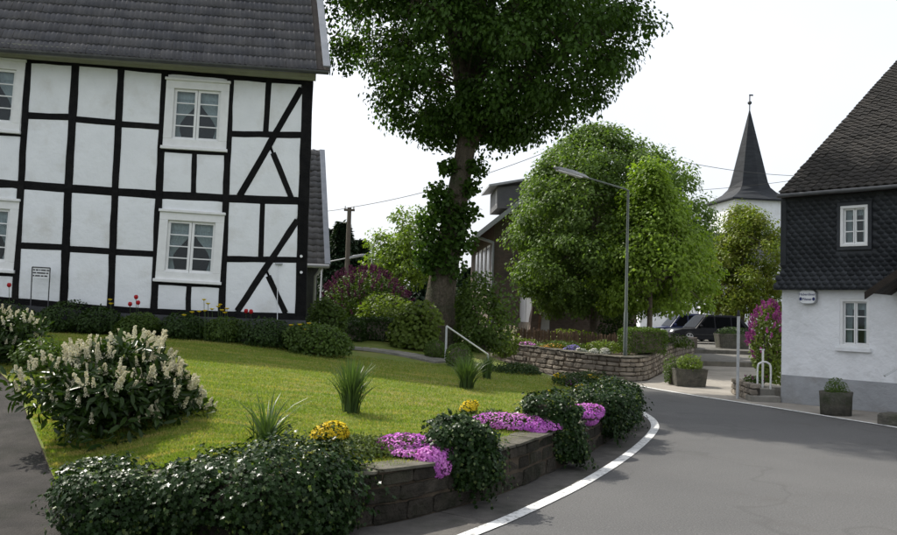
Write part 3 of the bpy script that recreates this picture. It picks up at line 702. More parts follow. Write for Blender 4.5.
# posts: (x at top plate, x at floor beam, x at sill), width in px
POST = [((-265, 42), -268, -271, 6.5), (( -150, 44), -154, -158, 6.5), ((-42, 52), -48, -53, 6.5), ((28.6, 0), 21.2, 15, 6.2), ((76, 0), 68.5, 63.7, 7.6), ((121.6, 0), 115.2, 110.6, 6.6), ((165.3, 0), 159.2, 154, 7), ((230.8, 0), 226, 221.8, 6.6), ((307.8, 0), 303.6, 300.4, 10.6)]
house = thing('timber_framed_house', 'black and white timber-framed house with grey tiled roof at the lawn', 'house', F(305, 345))
PX = 1 / (FPX / FY)
def pxpost(i, y):
    (xt, _), xf, xs, wd = POST[i]; yt, yf, ys = lerpline(TOP, xt), lerpline(FLO, xf), lerpline(SIL, xs)
    return xt + (xf - xt) * (y - yt) / (yf - yt) if y < yf else xf + (xs - xf) * (y - yf) / (ys - yf)
def timber(p0, p1, wd, proud=.022):
    """hewn timber: edges wander a little along its length"""
    a, b = F(*p0), F(*p1); d = b - a; L_ = d.length; d.normalize(); sd = d.cross(n_out).normalized(); n = max(2, int(L_ / .3)); vs = []; fs = []
    for i in range(n + 1):
        c = a.lerp(b, i / n); wa, wb = (wd * PX / 2 + rnd.uniform(-.007, .007) for _ in range(2)); pr = proud + rnd.uniform(-.002, .002)
        vs += [c - sd * wa - n_out * .12, c - sd * wa + n_out * (pr - .008), c - sd * (wa - .008) + n_out * pr, c + sd * (wb - .008) + n_out * pr, c + sd * wb + n_out * (pr - .008), c + sd * wb - n_out * .12]
    for i in range(n):
        for k in range(6): fs.append((i * 6 + k, i * 6 + (k + 1) % 6, (i + 1) * 6 + (k + 1) % 6, (i + 1) * 6 + k))
    fs += [tuple(range(6))[::-1], tuple(n * 6 + k for k in range(6))]
    e1, e2 = Vector(vs[2]) - Vector(vs[3]), Vector(vs[8]) - Vector(vs[2])
    if e1.cross(e2).dot(n_out) > 0: fs = [f[::-1] for f in fs]
    mb = MB(); mb.add(vs, fs); mb.build('timber', 'timber_black', house)
def tl(line, x0, x1, wd, dy=0, proud=.018):
    xs = [x0] + [x for x, _ in line if x0 < x < x1] + [x1]
    # one beam per stretch between joints, so long rails are scarfed as in the photograph
    for a, b in zip(xs, xs[1:]):
        if b - a > 1: timber((a, lerpline(line, a) + dy), (b, lerpline(line, b) + dy), wd, proud)
tl(TOP, -262, 312, 5, 2.6); tl(FLO, -268, 309, 8.2); tl(SIL, -270, 305, 7, 1.5)
for i in range(len(POST)):
    (xt, _), xf, xs, wd = POST[i]
    timber((xt, lerpline(TOP, xt)), (xf, lerpline(FLO, xf)), wd, .026); timber((xf, lerpline(FLO, xf)), (xs, lerpline(SIL, xs)), wd, .027)
RU = {3: (115.4, 117.2), 4: (119, 122.8), 5: (124, 127.2), 7: (133.8, 135.2), 2: (109, 112), 0: (97, 101), 1: (103, 107)}     # upper rails per bay
RL = {3: (245.2, 247.4), 4: (248.6, 251.5), 5: (252, 254.3), 7: (258.8, 260.2), 0: (226, 231), 1: (233, 238)}
def clip(poly, a, b, keep):
    out = []; sd = lambda p: ((b[0] - a[0]) * (p[1] - a[1]) - (b[1] - a[1]) * (p[0] - a[0])) * keep
    for i in range(len(poly)):
        p, q_ = poly[i], poly[(i + 1) % len(poly)]; sp_, sq = sd(p), sd(q_)
        if sp_ >= 0: out.append(p)
        if sp_ * sq < 0:
            t_ = sp_ / (sp_ - sq); out.append((p[0] + (q_[0] - p[0]) * t_, p[1] + (q_[1] - p[1]) * t_))
    return out
def offs(a, b, d):
    l = math.hypot(b[0] - a[0], b[1] - a[1]); nx, ny = -(b[1] - a[1]) / l, (b[0] - a[0]) / l
    return (a[0] + nx * d, a[1] + ny * d), (b[0] + nx * d, b[1] + ny * d)
def panel(poly):
    if len(poly) < 3: return
    ar = abs(sum(poly[i][0] * poly[(i + 1) % len(poly)][1] - poly[(i + 1) % len(poly)][0] * poly[i][1] for i in range(len(poly)))) / 2
    if ar < 12: return
    mb = MB(); pts = [F(*p) for p in poly]; back = [p - n_out * .14 for p in pts]
    c = sum(pts, Vector()) / len(pts); rim = [p.lerp(c, .05) + n_out * .006 for p in pts]; inn = [p.lerp(c, .2) + n_out * .016 for p in pts]
    n = len(pts); vs = back + [p - n_out * .004 for p in pts] + rim + inn; fs = []
    for L0 in range(3):
        for i in range(n): fs.append((L0 * n + i, L0 * n + (i + 1) % n, (L0 + 1) * n + (i + 1) % n, (L0 + 1) * n + i))
    fs.append([3 * n + i for i in range(n)])
    a, b, c2 = (Vector(vs[k]) for k in fs[-1][:3])
    if (b - a).cross(c2 - a).dot(n_out) < 0: fs = [f[::-1] for f in fs]
    mb.add(vs, fs, 0, True); mb.build('infill_panel', 'plaster', house)
def cell(i0, i1, ytl, ytr, ybl, ybr, braces=(), over=2.2):
    """panel between post i0 and i1 (tucked just under the timbers) split by braces"""
    f = lambda i, y, s: pxpost(i, y) + s * (POST[i][3] / 2 - over)
    poly = [(f(i0, ytl, 1), ytl), (f(i1, ytr, -1), ytr), (f(i1, ybr, -1), ybr), (f(i0, ybl, 1), ybl)]
    polys = [poly]
    for a, b, lim in braces:
        nxt = []
        for pl in polys:
            if lim is not None and sum(p[1] for p in pl) / len(pl) < -1: nxt.append(pl); continue
            for kp in (1, -1): 
                cpl = clip(pl, *offs(a, b, kp * 1.2), kp)
                if len(cpl) >= 3: nxt.append(cpl)
        polys = nxt
    for pl in polys: panel(pl)
def rail(i0, i1, y0, y1, wd=6.2):
    timber((pxpost(i0, y0), y0), (pxpost(i1, y1), y1), wd, .021)
top = lambda x: lerpline(TOP, x) + 2; flo = lambda x: lerpline(FLO, x); sil = lambda x: lerpline(SIL, x)
for i in (0, 1, 3, 4, 5):
    y0, y1 = RU[i]; xa, xb = POST[i][0][0], POST[i + 1][0][0]
    rail(i, i + 1, y0, y1); cell(i, i + 1, top(xa), top(xb), y0, y1); cell(i, i + 1, y0, y1, flo(POST[i][1]), flo(POST[i + 1][1]))
    y0, y1 = RL[i]; rail(i, i + 1, y0, y1); cell(i, i + 1, flo(POST[i][1]), flo(POST[i + 1][1]), y0, y1); cell(i, i + 1, y0, y1, sil(POST[i][2]), sil(POST[i + 1][2]))
# right bay with short posts and braces
BR_U = ((301.5, 88), (240, 196)); BS_U = ((271.0, 148.5), (291, 197.5)); BR_L = ((297.4, 220), (237.6, 311)); BS_L = ((266.6, 271.5), (285.5, 312.6))
def subcell2(poly, long, short):
    '''split by the long brace, then the right-hand half by the short one'''
    for kp in (1, -1):
        c = clip(poly, *offs(*long, kp * 1.2), kp)
        if kp == -1 and len(c) >= 3:
            for k2 in (1, -1):
                c2 = clip(c, *offs(*short, k2 * 1.2), k2)
                if len(c2) >= 3: panel(c2)
        elif len(c) >= 3: panel(c)
def subcell(poly, *braces):
    polys = [poly]
    for a, b in braces:
        nxt = []
        for pl in polys:
            for kp in (1, -1):
                c = clip(pl, *offs(a, b, kp * 1.2), kp)
                if len(c) >= 3: nxt.append(c)
        polys = nxt
    for p in polys: panel(p)
L7 = lambda y: pxpost(7, y) + 1.2; L8 = lambda y: pxpost(8, y) - 3.4
yr0, yr1 = RU[7]; rail(7, 8, yr0, yr1)
subcell([(L7(77), 77), (268.3, 80), (265.2, 134.5), (L7(134), 134)])
subcell([(270, 80), (L8(82), 82), (L8(135), 135), (266.8, 134.5)], BR_U)
subcell2([(L7(134), 134), (L8(135), 135), (L8(201), 201), (L7(198.5), 198.5)], BR_U, BS_U)
timber((269.3, 78), (266, 133), 5.8, .019); timber(*BR_U, 6.4, .0245); timber((273.2, 153), BS_U[1], 5.4, .0235)
yr0, yr1 = RL[7]; rail(7, 8, yr0, yr1)
subcell([(L7(199), 199), (261.6, 200), (260.2, 259.4), (L7(259), 259)])
subcell([(263.2, 200), (L8(201.5), 201.5), (L8(260), 260), (261.8, 259.4)], BR_L)
subcell2([(L7(259), 259), (L8(260), 260), (L8(316), 316), (L7(313), 313)], BR_L, BS_L)
timber((262.6, 204), (261, 259), 5.2, .019); timber(*BR_L, 6.2, .0245); timber((268.4, 276), BS_L[1], 5.2, .0235)
# window bays
for (i, TLp, TRp, BRp, BLp, ru, ysh) in ((6, (167.4, 79.6), (229, 84), (226.3, 150.3), (162.7, 146.4), (149.6, 153.4), 0), (2, (-36, 57), (24, 61.6), (20, 132), (-42, 127), (130.5, 134.6), 0)):
    window(house, F(*BLp), F(*BRp), F(*TLp), n_out, .165, 2, 4, curtain='tied', head=True)
    rail(i, i + 1, ru[0], ru[1], 4.8)
    a, b = pxpost(i, 110), pxpost(i + 1, 110)
    cell(i, i + 1, top(a), top(b), TLp[1] + 1, TRp[1] + 1)
    mx_ = (pxpost(i, 170) + pxpost(i + 1, 170)) / 2 + .3; ym = (ru[0] + ru[1]) / 2; yb = flo(mx_)
    timber((mx_ + .7, ym), (mx_ - .7, yb), 5, .02)
    subcell([(pxpost(i, 170) + 1.4, ru[0]), (mx_ - .6, ym), (mx_ - 1.4, yb), (pxpost(i, 190) + 1.4, flo(a))]); subcell([(mx_ + 1.2, ym), (pxpost(i + 1, 170) - 1.4, ru[1]), (pxpost(i + 1, 190) - 1.4, flo(b)), (mx_ + .6, yb)])
    for dx0, yt_, yb_ in ((0, TLp[1], BLp[1]),):   # plaster strips beside the casing
        panel([(pxpost(i, 100) + 1, TLp[1] + 1), (TLp[0] + 1.5, TLp[1] + 1), (BLp[0] + 1.5, BLp[1]), (pxpost(i, 140) + 1, BLp[1])])
        panel([(TRp[0] - 1.5, TRp[1] + 1), (pxpost(i + 1, 100) - 1, TRp[1] + 1), (pxpost(i + 1, 140) - 1, BRp[1]), (BRp[0] - 1.5, BRp[1])])
for (i, TLp, TRp, BRp, BLp, ru) in ((6, (160, 211), (223.3, 214.5), (220.3, 282.7), (155.4, 279), (282.4, 286)), (2, (-46, 197), (17, 201), (14, 271), (-50, 267), (270.5, 274.6))):
    window(house, F(*BLp), F(*BRp), F(*TLp), n_out, .165, 2, 4, curtain='tied', head=True)
    rail(i, i + 1, ru[0], ru[1], 4.8)
    a, b = pxpost(i, 230), pxpost(i + 1, 230); cell(i, i + 1, flo(a), flo(b), TLp[1] + 1, TRp[1] + 1)
    mx_ = (pxpost(i, 295) + pxpost(i + 1, 295)) / 2; ym = (ru[0] + ru[1]) / 2; yb = sil(mx_)
    timber((mx_ + .5, ym), (mx_ - .5, yb), 5, .02)
    subcell([(pxpost(i, 295) + 1.4, ru[0]), (mx_ - .6, ym), (mx_ - 1.4, yb), (pxpost(i, 300) + 1.4, sil(a))]); subcell([(mx_ + 1.2, ym), (pxpost(i + 1, 295) - 1.4, ru[1]), (pxpost(i + 1, 300) - 1.4, sil(b)), (mx_ + .6, yb)])
    panel([(pxpost(i, 230) + 1, TLp[1] + 1), (TLp[0] + 1.5, TLp[1] + 1), (BLp[0] + 1.5, BLp[1]), (pxpost(i, 270) + 1, BLp[1])])
    panel([(TRp[0] - 1.5, TRp[1] + 1), (pxpost(i + 1, 230) - 1, TRp[1] + 1), (pxpost(i + 1, 270) - 1, BRp[1]), (BRp[0] - 1.5, BRp[1])])
# small white insulators and thin conduit on the corner
for y in (256.5, 272.5):
    mb = MB(); p = F(301.5, y); mb.tube([p - n_out * .02, p + n_out * .09], .028, 8); mb.build('insulator', 'white_paint', house)
mb = MB(); mb.tube([F(277.5, 264) + n_out * .03, F(277.5, 318) + n_out * .03, F(277.5, 336) + n_out * .03], .008, 6); mb.build('conduit', 'plaster', house)
mb = MB(); mb.box(F(279, 264) + n_out * .04, (.14, .05, .03)); mb.build('conduit_box', 'zinc', house)
# body behind the frame, plinth, right gable
et = F(313, 78).z; pr_, pl_ = F(308.6, 200), F(-268, 200); at_z = lambda p, z: Vector((p.x, p.y, z)); hx = (pr_ - pl_); hx.z = 0; hx.normalize()
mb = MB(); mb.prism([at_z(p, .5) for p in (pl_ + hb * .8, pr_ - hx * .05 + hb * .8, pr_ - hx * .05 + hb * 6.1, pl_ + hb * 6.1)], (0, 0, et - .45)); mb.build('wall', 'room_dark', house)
mb = MB(); mb.prism([at_z(p, 1.3) for p in (pr_ - hx * .16 + hb * .1, pr_ - hx * .005 + hb * .1, pr_ - hx * .005 + hb * 6.12, pr_ - hx * .16 + hb * 6.12)], (0, 0, et - 1.35)); mb.build('gable_wall', 'plaster', house)
mb = MB(); mb.prism([at_z(pr_ - hx * .16 + hb * .1, et - .12), at_z(pr_ - hx * .16 + hb * 6.0, et - .12), at_z(pr_ - hx * .16 + hb * 3.05, et + 3.5)], hx * .15); mb.build('gable', 'plaster', house)
q0 = [F(x, lerpline(SIL, x) + 4.6, -.055) for x in (-270, 0, 110, 222, 306)]
mb = MB()
for p0, p1 in zip(q0, q0[1:]): mb.prism([at_z(p0, .3), at_z(p1, .3), p1, p0], hb * .5)
e_ = q0[-1]; mb.prism([at_z(p, .3) for p in (e_ - hx * .3 + hb * .01, e_ - hx * .004 + hb * .01, e_ - hx * .004 + hb * 6.1, e_ - hx * .3 + hb * 6.1)], (0, 0, e_.z - .31)); mb.build('plinth', 'plinth_dark', house)
# cornice, roof
E0, E1 = F(-262, 28.5, -.42), F(329, 69.5, -.42)
c0, c1 = F(-262, 36), F(313.5, 80); ed = (E1 - E0).normalized()
mb = MB(); prof = [(0, 0), (-.05, 0.0), (-.09, .05), (-.16, .075), (-.2, .13), (-.33, .16), (-.35, .2), (0, .26)]
vs = []
for e in (c0, c1 + hx * .05):
    for dy, dz in prof: vs.append(e + n_out * (.022 - dy) + Vector((0, 0, dz - .03)))
n = len(prof); mb.add(vs, [(i, (i + 1) % n, n + (i + 1) % n, n + i) for i in range(n)] + [tuple(range(n))[::-1], tuple(range(n, 2 * n))]); mb.build('cornice', 'cornice_paint', house)
up = hb * math.cos(R(50)) + Vector((0, 0, math.sin(R(50)))); nr_ = ed.cross(up).normalized(); Hs = 5.4; Wd = (E1 - E0).length
mb = MB(); mb.prism([E0 + nr_ * -.1, E1 + nr_ * -.1, E1 + nr_ * -.1 + up * Hs, E0 + nr_ * -.1 + up * Hs], nr_ * .09)
E0b, E1b = E0 + hb * 6.94, E1 + hb * 6.94; upb = -hb * math.cos(R(50)) + Vector((0, 0, math.sin(R(50))))
mb.prism([E0b, E1b, E1b + upb * Hs, E0b + upb * Hs], hb * .05 + Vector((0, 0, -.08))); roof = mb.build('roof', 'roof_board', house)
skw = ed.dot(up)
tiles('roof_tiles', E0 - up * .05, ed, up, nr_, Wd - .12, Hs, .2, .335, 'tile_grey', roof, 2, .014)
mb = MB(); v0, v1 = E1 - ed * .06, E1 + up * Hs - ed * .06
mb.prism([v0 - ed * .05 + nr_ * .055, v0 + ed * .07 + nr_ * .055, v1 + ed * .07 + nr_ * .055, v1 - ed * .05 + nr_ * .055], nr_ * .03); mb.prism([v0 + ed * .07 + nr_ * .085, v0 + ed * .09 + nr_ * .085, v1 + ed * .09 + nr_ * .085, v1 + ed * .07 + nr_ * .085], nr_ * -.22); mb.build('verge_flashing', 'lead_strip', roof)
mb = MB(); g0, g1 = E0 + n_out * .07 + Vector((0, 0, -.06)), E1 + n_out * .07 + Vector((0, 0, -.06))
K = 9; vs = []
for e in (g0, g1):
    for k in range(K):
        a = math.pi + math.pi * k / (K - 1); vs.append(e - n_out * math.cos(a) * .065 + Vector((0, 0, math.sin(a) * .065)))
    for k in range(K - 1, -1, -1):
        a = math.pi + math.pi * k / (K - 1); vs.append(e - n_out * math.cos(a) * .055 + Vector((0, 0, math.sin(a) * .055 + .003)))
n = 2 * K; mb.add(vs, [(i, (i + 1) % n, n + (i + 1) % n, n + i) for i in range(n)] + [tuple(range(n))[::-1], tuple(range(n, 2 * n))]); mb.build('gutter', 'gutter_metal', roof)

# ---- neighbour house behind, only its roof end and a strip of wall show
NY = 26.0
nb = thing('neighbour_house', 'small grey house with tiled roof behind the timber-framed house', 'house', P(318, 300, NY))
e1 = P(329, 265, NY); nhb = Vector((-math.sin(R(14)), math.cos(R(14)), 0)); nx_ = Vector((nhb.y, -nhb.x, 0)); e0 = e1 - nx_ * 9; Hn = 5.2
upn = nhb * math.cos(R(52)) + Vector((0, 0, math.sin(R(52)))); nn = nx_.cross(upn); bk = nhb * 6.5; upm = -nhb * math.cos(R(52)) + Vector((0, 0, math.sin(R(52))))
mb = MB(); mb.prism([e0 - nn * .1, e1 - nn * .1, e1 + upn * Hn - nn * .1, e0 + upn * Hn - nn * .1], nn * .09)
mb.prism([e0 + bk, e1 + bk, e1 + bk + upm * Hn, e0 + bk + upm * Hn], nhb * .04 + Vector((0, 0, -.08))); nroof = mb.build('roof', 'roof_board', nb)
tiles('roof_tiles', e0, nx_, upn, nn, 8.9, Hn, .24, .26, 'tile_far', nroof, 1, .022)
mb = MB(); mb.prism([e1 - nx_ * .13 + nn * .06, e1 + nx_ * .04 + nn * .06, e1 + nx_ * .04 + upn * Hn + nn * .06, e1 - nx_ * .13 + upn * Hn + nn * .06], nn * -.2); mb.build('verge_board', 'lead_strip', nroof)
zb_ = lambda p, z: Vector((p.x, p.y, z))
mb = MB(); mb.prism([zb_(p, .4) for p in (e0 + nhb * .4, e1 - nx_ * .3 + nhb * .4, e1 - nx_ * .3 + nhb * 6.2, e0 + nhb * 6.2)], (0, 0, e1.z - .35))
mb.prism([e1 - nx_ * .32 + nhb * .5, e1 - nx_ * .32 + nhb * 6.0, e1 - nx_ * .32 + nhb * 3.25 + Vector((0, 0, 3.5))], -nx_ * .2); mb.build('wall', 'plinth_dark', nb)
mb = MB(); mb.tube([e0 - nhb * .06 - Vector((0, 0, .05)), e1 - nhb * .06 - Vector((0, 0, .05))], .06, 8); mb.build('gutter', 'zinc', nroof)
mb = MB(); mb.tube([e1 - nx_ * .2 - nhb * .05 - Vector((0, 0, .06)), e1 - nx_ * .38 + nhb * .28 - Vector((0, 0, .35)), e1 - nx_ * .38 + nhb * .33 - Vector((0, 0, 2.4))], .045, 8); mb.build('downpipe', 'zinc', nb)

# ---- right-hand slate-hung house
HC = G(781, 402.5)                                   # front corner on the ground
hu = Vector((math.cos(R(-47)), math.sin(R(-47)), 0)); hn = Vector((hu.y, -hu.x, 0)); hn = hn if hn.y < 0 else -hn
H_ = lambda x, y, out=0: onplane(x, y, HC + hn * out, hn)
def uz(p): return ((p - HC).dot(hu), p.z)
rh = thing('slate_hung_house', 'white rendered house with dark slate upper storey at the road bend', 'house', HC)
ZS, ZE = H_(779, 290).z, H_(781, 194).z; ZD = H_(781, 374.5).z; LEN = 6.5
Q = lambda a, z, c=0: HC + hu * a + Vector((0, 0, z)) + hn * c
def wallrects(mb, a0, z0, a1, z1, holes, c, th):
    xs = sorted({a0, a1, *[h[k] for h in holes for k in (0, 2)]}); zs = sorted({z0, z1, *[h[k] for h in holes for k in (1, 3)]})
    for xa, xb in zip(xs, xs[1:]):
        for za, zb in zip(zs, zs[1:]):
            mx, mz = (xa + xb) / 2, (za + zb) / 2
            if any(h[0] < mx < h[2] and h[1] < mz < h[3] for h in holes): continue
            mb.add([Q(xa, za, c), Q(xb, za, c), Q(xb, zb, c), Q(xa, zb, c)], [(0, 1, 2, 3)])
    for h in holes:
        r = [(h[0], h[1]), (h[2], h[1]), (h[2], h[3]), (h[0], h[3])]
        for i in range(4):
            p, q_ = r[i], r[(i + 1) % 4]; mb.add([Q(*p, c), Q(*q_, c), Q(*q_, c - th), Q(*p, c - th)], [(0, 1, 2, 3)])
    return mb
w1 = [uz(H_(*p)) for p in ((839.5, 346.5), (869.5, 299))]; w2 = [uz(H_(*p)) for p in ((841.7, 247), (869.3, 204.8))]
hole1 = (w1[0][0], w1[0][1], w1[1][0], w1[1][1]); hole2 = (w2[0][0], w2[0][1], w2[1][0], w2[1][1])
mb = wallrects(MB(), 0, ZD, LEN, ZS + .1, [hole1], 0, .2); mb.build('wall', 'plaster_rough', rh)
mb = MB(); mb.add([Q(0, -.05, .012), Q(LEN, -.05, .012), Q(LEN, ZD, .012), Q(0, ZD, .012), Q(LEN, ZD, 0), Q(0, ZD, 0)], [(0, 1, 2, 3), (3, 2, 4, 5)])
mb.add([Q(0, -.05, .012), Q(0, -.05, -9), Q(0, ZD, -9), Q(0, ZD, .012)], [(0, 1, 2, 3)]); mb.build('dado', 'plaster_grey', rh)
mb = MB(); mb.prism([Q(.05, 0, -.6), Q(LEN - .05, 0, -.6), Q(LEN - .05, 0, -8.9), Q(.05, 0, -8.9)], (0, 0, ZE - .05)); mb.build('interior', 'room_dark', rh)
for h in (hole1, hole2):
    c = .05 if h is hole2 else -.04
    window(rh, Q(h[0], h[1], c), Q(h[2], h[1], c), Q(h[0], h[3], c), hn, .055, 2, 3, sashw=.028, barw=.02, sill=False, curtain='plain')
mb = MB(); mb.prism([Q(hole1[0] - .06, hole1[1] - .09, -.05), Q(hole1[2] + .05, hole1[1] - .09, -.05), Q(hole1[2] + .05, hole1[1] - .005, -.05), Q(hole1[0] - .06, hole1[1] - .005, -.05)], hn * .13); mb.build('window_sill', 'plaster', rh, .01)
# slate backing with flared foot, then the slates
def flare(z): return .02 + .17 * (1 - smooth((z - ZS) / .55)) ** 2
mb = MB(); zz = [ZS + i * .08 for i in range(8)] + [ZE]
for za, zb in zip(zz, zz[1:]):
    for xa, xb in ((0, hole2[0]), (hole2[0], hole2[2]), (hole2[2], LEN)):
        if xa == hole2[0] and za > hole2[1] - .3: continue
        ex = .0 if xa else flare(za) * .5
        mb.add([Q(xa - ex, za, flare(za)), Q(xb, za, flare(za)), Q(xb, zb, flare(zb)), Q(xa - (0 if xa else flare(zb) * .5), zb, flare(zb))], [(0, 1, 2, 3)])
lo = max(z for z in zz if z <= hole2[1] + .3); mb.add([Q(hole2[0], zz[-2], .02), Q(hole2[2], zz[-2], .02), Q(hole2[2], hole2[1], .02), Q(hole2[0], hole2[1], .02)], [(0, 1, 2, 3)])
mb.add([Q(hole2[0], hole2[3], .02), Q(hole2[2], hole2[3], .02), Q(hole2[2], ZE, .02), Q(hole2[0], ZE, .02)], [(0, 1, 2, 3)])
mb.add([Q(-.1, ZS, .19), Q(LEN, ZS, .19), Q(LEN, ZS, -.01), Q(-.1, ZS, -.01)], [(0, 1, 2, 3)])
for hh in (hole2,):
    r = [(hh[0], hh[1]), (hh[2], hh[1]), (hh[2], hh[3]), (hh[0], hh[3])]
    for i in range(4): p, q_ = r[i], r[(i + 1) % 4]; mb.add([Q(*p, .06), Q(*q_, .06), Q(*q_, -.2), Q(*p, -.2)], [(0, 1, 2, 3)])
back_ = mb.build('slate_wall', 'slate', rh)
V = []; T = []; row = 0; z = ZS + .0; ex, sw = .088, .15
shape = [(-.5, 1.5), (-.5, .55), (-.22, .08), (0.12, 0), (.42, .16), (.5, .55), (.5, 1.5)]
while z < ZE - .06:
    a = -.1 + (row % 2) * sw * .5
    while a < LEN - .1:
        c_ = a + sw / 2
        if not (hole2[0] - .09 < c_ < hole2[2] + .09 and hole2[1] - .09 < z + ex * .7 < hole2[3] + .07) and not (c_ < -.02 - .0 and flare(z) < .06):
            b0 = len(V); j = rnd.uniform(-.003, .003)
            for x, y in shape:
                zz_ = z + y * ex; V.append(Q(c_ + x * sw * .99, zz_, flare(zz_) + .012 + (1.5 - y) * .007 + j + x * j))
            for i in range(1, 6): T.append((b0, b0 + i, b0 + i + 1))
            # lower lip thickness
            for i in range(1, 5):
                p, q_ = V[b0 + i], V[b0 + i + 1]; k = len(V); V += [p - hn * .009, q_ - hn * .009]; T += [(b0 + i, k, b0 + i + 1), (b0 + i + 1, k, k + 1)]
        a += sw
    z += ex; row += 1
trimesh('slates', np.array([tuple(v) for v in V]), np.array(T), 'slate', back_, kind='stuff')
mb = MB()
for h, k in ((hole2, .07),):
    for (a0, b0, a1, b1) in ((h[0] - k, h[1] - k, h[2] + k, h[1]), (h[0] - k, h[3], h[2] + k, h[3] + k), (h[0] - k, h[1], h[0], h[3]), (h[2], h[1], h[2] + k, h[3])):
        mb.prism([Q(a0, b0, .02), Q(a1, b0, .02), Q(a1, b1, .02), Q(a0, b1, .02)], hn * .05)
mb.prism([Q(-.02, ZS + .5, .03), Q(.10, ZS + .5, .03), Q(.10, ZE, .03), Q(-.02, ZE, .03)], hn * .025); mb.build('slate_trim', 'slate', back_, .004)
# roof: find the pitch from the verge line
RE = H_(779.5, 192.5, .28)
best = None
for k in range(30, 66):
    d = -hn * math.cos(R(k)) + Vector((0, 0, math.sin(R(k))))
    # where this verge reaches image height 62
    for s in np.arange(1, 9, .05):
        v = CROT.to_3x3().inverted() @ (RE + d * s - EYE); py = 267.5 - FPX * v.y / -v.z; pxx = 448.5 + FPX * v.x / -v.z
        if py < 62:
            e = abs(pxx - 897); best = (e, k) if best is None or e < best[0] else best; break
RP = best[1]; print('right roof pitch', best, 'eave z', ZE, 'slate z', ZS)
ru_ = -hn * math.cos(R(RP)) + Vector((0, 0, math.sin(R(RP)))); rn = hu.cross(ru_).normalized(); rn = rn if rn.z > 0 else -rn
HR = 8.0; DP = HR * math.cos(R(RP)) - .28; zg = RE.z + HR * math.sin(R(RP)) - .22
mb = MB(); mb.prism([Q(0.003, ZD, -.012), Q(0.003, ZD, -2 * DP), Q(0.003, ZE - .05, -2 * DP), Q(.003, zg, -DP), Q(0.003, ZE - .05, -.012)], hu * .2)
mb.prism([Q(LEN - .2, 0, -.012), Q(LEN - .2, 0, -2 * DP), Q(LEN - .2, ZE - .05, -2 * DP), Q(LEN - .2, zg, -DP), Q(LEN - .2, ZE - .05, -.012)], hu * .2)
mb.prism([Q(.2, 0, -2 * DP), Q(LEN - .2, 0, -2 * DP), Q(LEN - .2, ZE, -2 * DP), Q(.2, ZE, -2 * DP)], hn * .2); mb.build('end_wall', 'plaster_rough', rh)
mb = MB(); mb.prism([RE - rn * .08, RE + hu * (LEN + .3) - rn * .08, RE + hu * (LEN + .3) + ru_ * HR - rn * .08, RE + ru_ * HR - rn * .08], rn * .07)
rb = -hn * -math.cos(R(RP)) + Vector((0, 0, math.sin(R(RP)))); apex = RE + ru_ * HR
mb.prism([apex - rn * .08, apex + hu * (LEN + .3) - rn * .08, apex + hu * (LEN + .3) - rb * HR - rn * .08, apex - rb * HR - rn * .08], (0, 0, .05)); rroof = mb.build('roof', 'wood_dark', rh)
tiles('roof_tiles', RE - ru_ * .04, hu, ru_, rn, LEN + .3, HR, .17, .165, 'tile_dark', rroof, 1, .016, lift=.026)
mb = MB(); gz = Vector((0, 0, -.075)); mb.tube([RE + hn * .04 + gz - hu * .02, RE + hn * .04 + gz + hu * (LEN + .3)], .045, 8); mb.build('gutter', 'gutter_metal', rroof)
mb = MB(); mb.prism([RE + gz * 1.3 - hu * .0, RE + gz * 1.3 - hn * .3, Q(0, ZE - .02, .0) , Q(0, ZE - .1, .03)], hu * (LEN)); mb.build('eaves_board', 'wood_dark', rroof)
# porch roof at the right edge
pt = P(866.5, 291, 15.1); pu = (hu * math.cos(R(36)) + Vector((0, 0, math.sin(R(36))))); pd = -hn
mb = MB()
for k in range(5):
    a = pt + pd * (.02 + k * .24) ; mb.prism([a, a + pd * .225, a + pd * .225 + pu * 1.7, a + pu * 1.7], Vector((0, 0, -.035)))
porch = mb.build('porch_roof', 'wood_dark', rh)
mb = MB(); mb.prism([pt - pu * .03 - pd * .03, pt + pu * 1.7 - pd * .03, pt + pu * 1.7 - pd * .03 + Vector((0, 0, -.16)), pt - pu * .03 - pd * .03 + Vector((0, 0, -.13))], pd * .04); mb.build('bargeboard', 'wood_dark', porch)
tp = pt + pu * 1.7; pu2 = (hu * math.cos(R(36)) - Vector((0, 0, math.sin(R(36)))))
mb = MB(); mb.prism([tp, tp + pd * 1.2, tp + pd * 1.2 + pu2 * 1.7, tp + pu2 * 1.7], Vector((0, 0, -.035))); mb.build('porch_slope', 'wood_dark', porch)
pe = pt + hu * .35 + pd * .08; mb = MB(); mb.box((pe.x + hu.x * .3, pe.y + hu.y * .3, (pe.z + .3) / 2 + .05), (.1, .1, pe.z + .05), hu, hn)
pe2 = pe + hu * 2.2; mb.box((pe2.x, pe2.y, (pe.z + .3) / 2), (.1, .1, pe.z + .1), hu, hn); mb.build('porch_post', 'wood_dark', porch)
